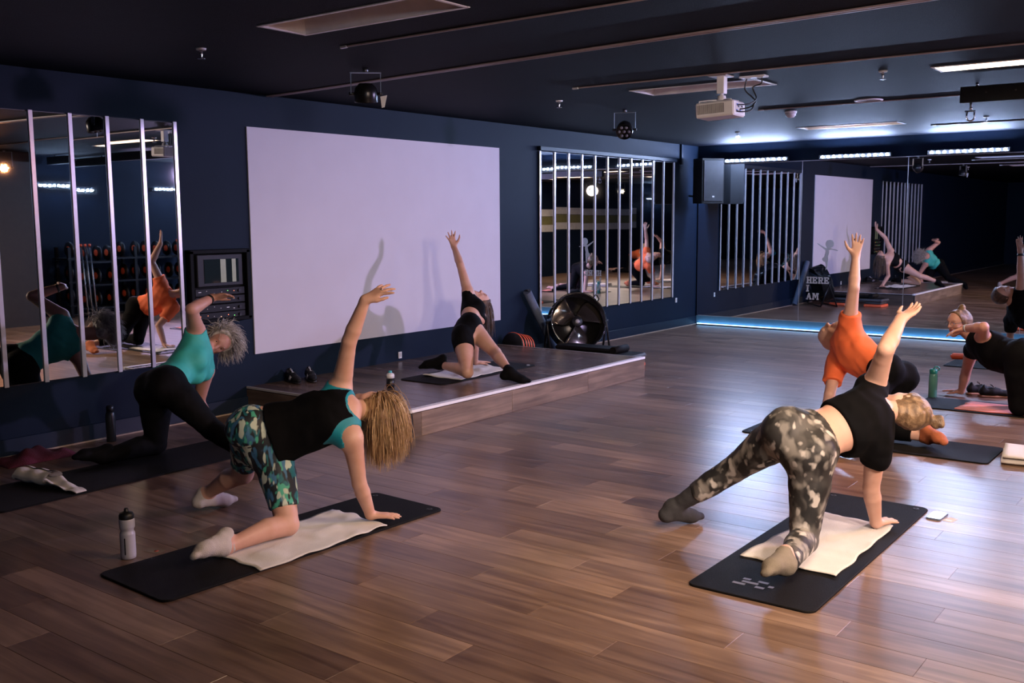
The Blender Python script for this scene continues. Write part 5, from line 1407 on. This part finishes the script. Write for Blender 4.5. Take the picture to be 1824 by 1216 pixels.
# ---- 6 person with glasses
J = JN['glasses']
o = dict(w=1.12, lw=1.1, handR=(FI(-1, .15, -.03), -Z, .06, dict(spread=.2)), handL=(-RT * .93 - UP * .28, -UP * .9 + RT * .2 - FW * .2, .25, dict(spread=.1, thumb=.4)),
         footL=(FI(1, 0, -.15), FI(0, 0, 1)), footR=(FI(1, 0, -.15), FI(0, 0, 1)), head=(UP * .93 + RT * .22 , -RT * .90 - FW * .30 - UP * .12), brow=HLB)
b, P, I = make_person('person with glasses in black top on all fours with bent arm, right edge', J, o, .0075, SK2, base_of(J))
org = I['org']; sp = I['sp']
tp = [p for p in P if p.g in ('torso', 'thighL', 'thighR', 'shinL', 'shinR')]
garment('leggings', tp, I, dict(torso=.010, thighL=.018, thighR=.014, shinL=.014, shinR=.014), BLKS, b, org, .009, 51, cuts=[(sp(.30), I['up'])], ripple=(.001, 60))
arm_c = [Prim('c', np.array(J['sh' + s]) + (np.array(J['sh' + s]) - sp(.9)) * .12, np.array(J['sh' + s]) + (np.array(J['el' + s]) - np.array(J['sh' + s])) * .3, .066, .07) for s in 'LR']
dr = [Prim('x', sp(.0) + FI(0, 0, -.06), sp(.5) + FI(0, 0, -.09), .13, .125, I['fr'](I['lt'](.4)), 1.15, .07)]
garment('tank_top', P, I, dict(torso=.016, bust=.018), BLK, b, org, .008, 52, ripple=(.003, 40), carve=arm_c + [Prim('c', sp(1.06), sp(1.3), .068, .08)], cuts=[(sp(-.05), -I['up'])], extra=dr)
A = I['A']; f_, u_ = I['head']
bun = [Prim('bun', A(.008, -.040, .124), A(-.008, -.046, .134), .028, .024, k=.012), Prim('bun', A(0, -.052, .146), A(.006, -.046, .150), .022, .018, k=.006)]
hair_cap(P, I, HLB, b, org, .007, .010, .30, .040, bun)
g = MB()
for s in (-1, 1):
    g.tube([tuple(A(s * .034 + .021 * math.cos(a), .101, .006 + .018 * math.sin(a)) - org) for a in np.linspace(0, 2 * math.pi, 15)], .0016, 6, False)
    g.tube([tuple(A(s * .055, .100, .010) - org), tuple(A(s * .074, .06, .014) - org), tuple(A(s * .080, -.01, .012) - org)], .0016, 6)
g.tube([tuple(A(-.013, .102, .010) - org), tuple(A(.013, .102, .010) - org)], .0016, 6)
g.build('glasses_frame', DSTEEL, b)
wv = np.array(J['wrL']); ad = unit(np.array(J['elL']) - wv)
MB().tube([tuple(wv + ad * .03 - org), tuple(wv + ad * .055 - org)], .035, 22).build('watch', mat('pale_watch', (.55, .57, .60), .35), b)
lp = sp(.10) - FW * .155 - UP * .03 - org
for k, (dx, w_) in enumerate(((0, .012), (.016, .010), (.030, .014))): MB().box(tuple(lp + RT * dx), (w_, .004, .012), frameR(RT, FW, UP)).build('logo_mark', WHITE, b)

# ---- 7 person at the far right edge
J = JN['far']
o = dict(w=1.0, handL=(FI(-1, .2, -.03), -Z, .08, dict(spread=.2)), handR=(UP * .97 - RT * .1, -FW * .9, .10, dict(spread=.15, thumb=.5)),
         footL=(FI(1, 0, -.15), FI(0, 0, 1)), footR=(FI(-.9, .3, -.05), FI(0, 0, -1)), head=(-RT * .95 - UP * .05, UP * .72 - FW * .68 + RT * .05), brow=HBR)
b, P, I = make_person('person in black T-shirt looking up with arm raised, farthest back at the right edge', J, o, .009, SK3, base_of(J))
org = I['org']; sp = I['sp']
tp = [p for p in P if p.g in ('torso', 'thighL', 'thighR', 'shinL', 'shinR')]
garment('leggings', tp, I, dict(torso=.010, thighL=.012, thighR=.012, shinL=.012, shinR=.012), BLKS, b, org, .010, 61, cuts=[(sp(.30), I['up'])], ripple=None)
sl = limb_clip(P, 'armL', J['shL'], J['elL'], .55) + limb_clip(P, 'armR', J['shR'], J['elR'], .35)
garment('t_shirt', [p for p in P if p.g in ('torso', 'bust')] + sl, I, dict(torso=.016, bust=.016, armL=.024, armR=.018), BLK, b, org, .009, 62, ripple=(.003, 40), carve=[Prim('c', sp(1.05), sp(1.3), .064, .08)], cuts=[(sp(.15), -I['up'])])
hair_cap(P, I, HBR, b, org, .008, .010, .30, .040)
wv = np.array(J['wrR']); ad = unit(np.array(J['elR']) - wv)
MB().tube([tuple(wv + ad * .03 - org), tuple(wv + ad * .055 - org)], .034, 20).build('wristband', BLACK, b)

# ---- 8 person outside the right edge, seen only in the strip mirror
src = JN['glasses']; dx, dy = 1.35 - src['pel'][0], 1.75 - src['pel'][1]
J = {k: (v[0] + dx, v[1] + dy, v[2]) for k, v in src.items()}
o = dict(w=1.0, handR=(FI(-1, .15, -.03), -Z, .06, dict(spread=.2)), handL=(FI(-.8, -.3, -.3), -Z, .2, dict(spread=.1, thumb=.4)), footL=(FI(1, 0, -.15), FI(0, 0, 1)), footR=(FI(1, 0, -.15), FI(0, 0, 1)), head=(FI(-.7, .1, .3), FI(-.4, 0, -.9)))
b, P, I = make_person('blonde person in orange top on all fours beyond the right edge, seen mirrored', J, o, .011, SK1, base_of(J))
org = I['org']; sp = I['sp']
garment('leggings', [p for p in P if p.g in ('torso', 'thighL', 'thighR', 'shinL', 'shinR')], I, dict(torso=.010, thighL=.014, thighR=.014, shinL=.014, shinR=.014), BLKS, b, org, .011, 71, cuts=[(sp(.30), I['up'])], ripple=None)
garment('tank_top', [p for p in P if p.g in ('torso', 'bust')], I, dict(torso=.016, bust=.016), ORJ, b, org, .010, 72, ripple=None, carve=[Prim('c', sp(1.05), sp(1.3), .064, .08)], cuts=[(sp(.10), -I['up'])])
hair_cap(P, I, HBL, b, org, .010, .016, .30, .040)
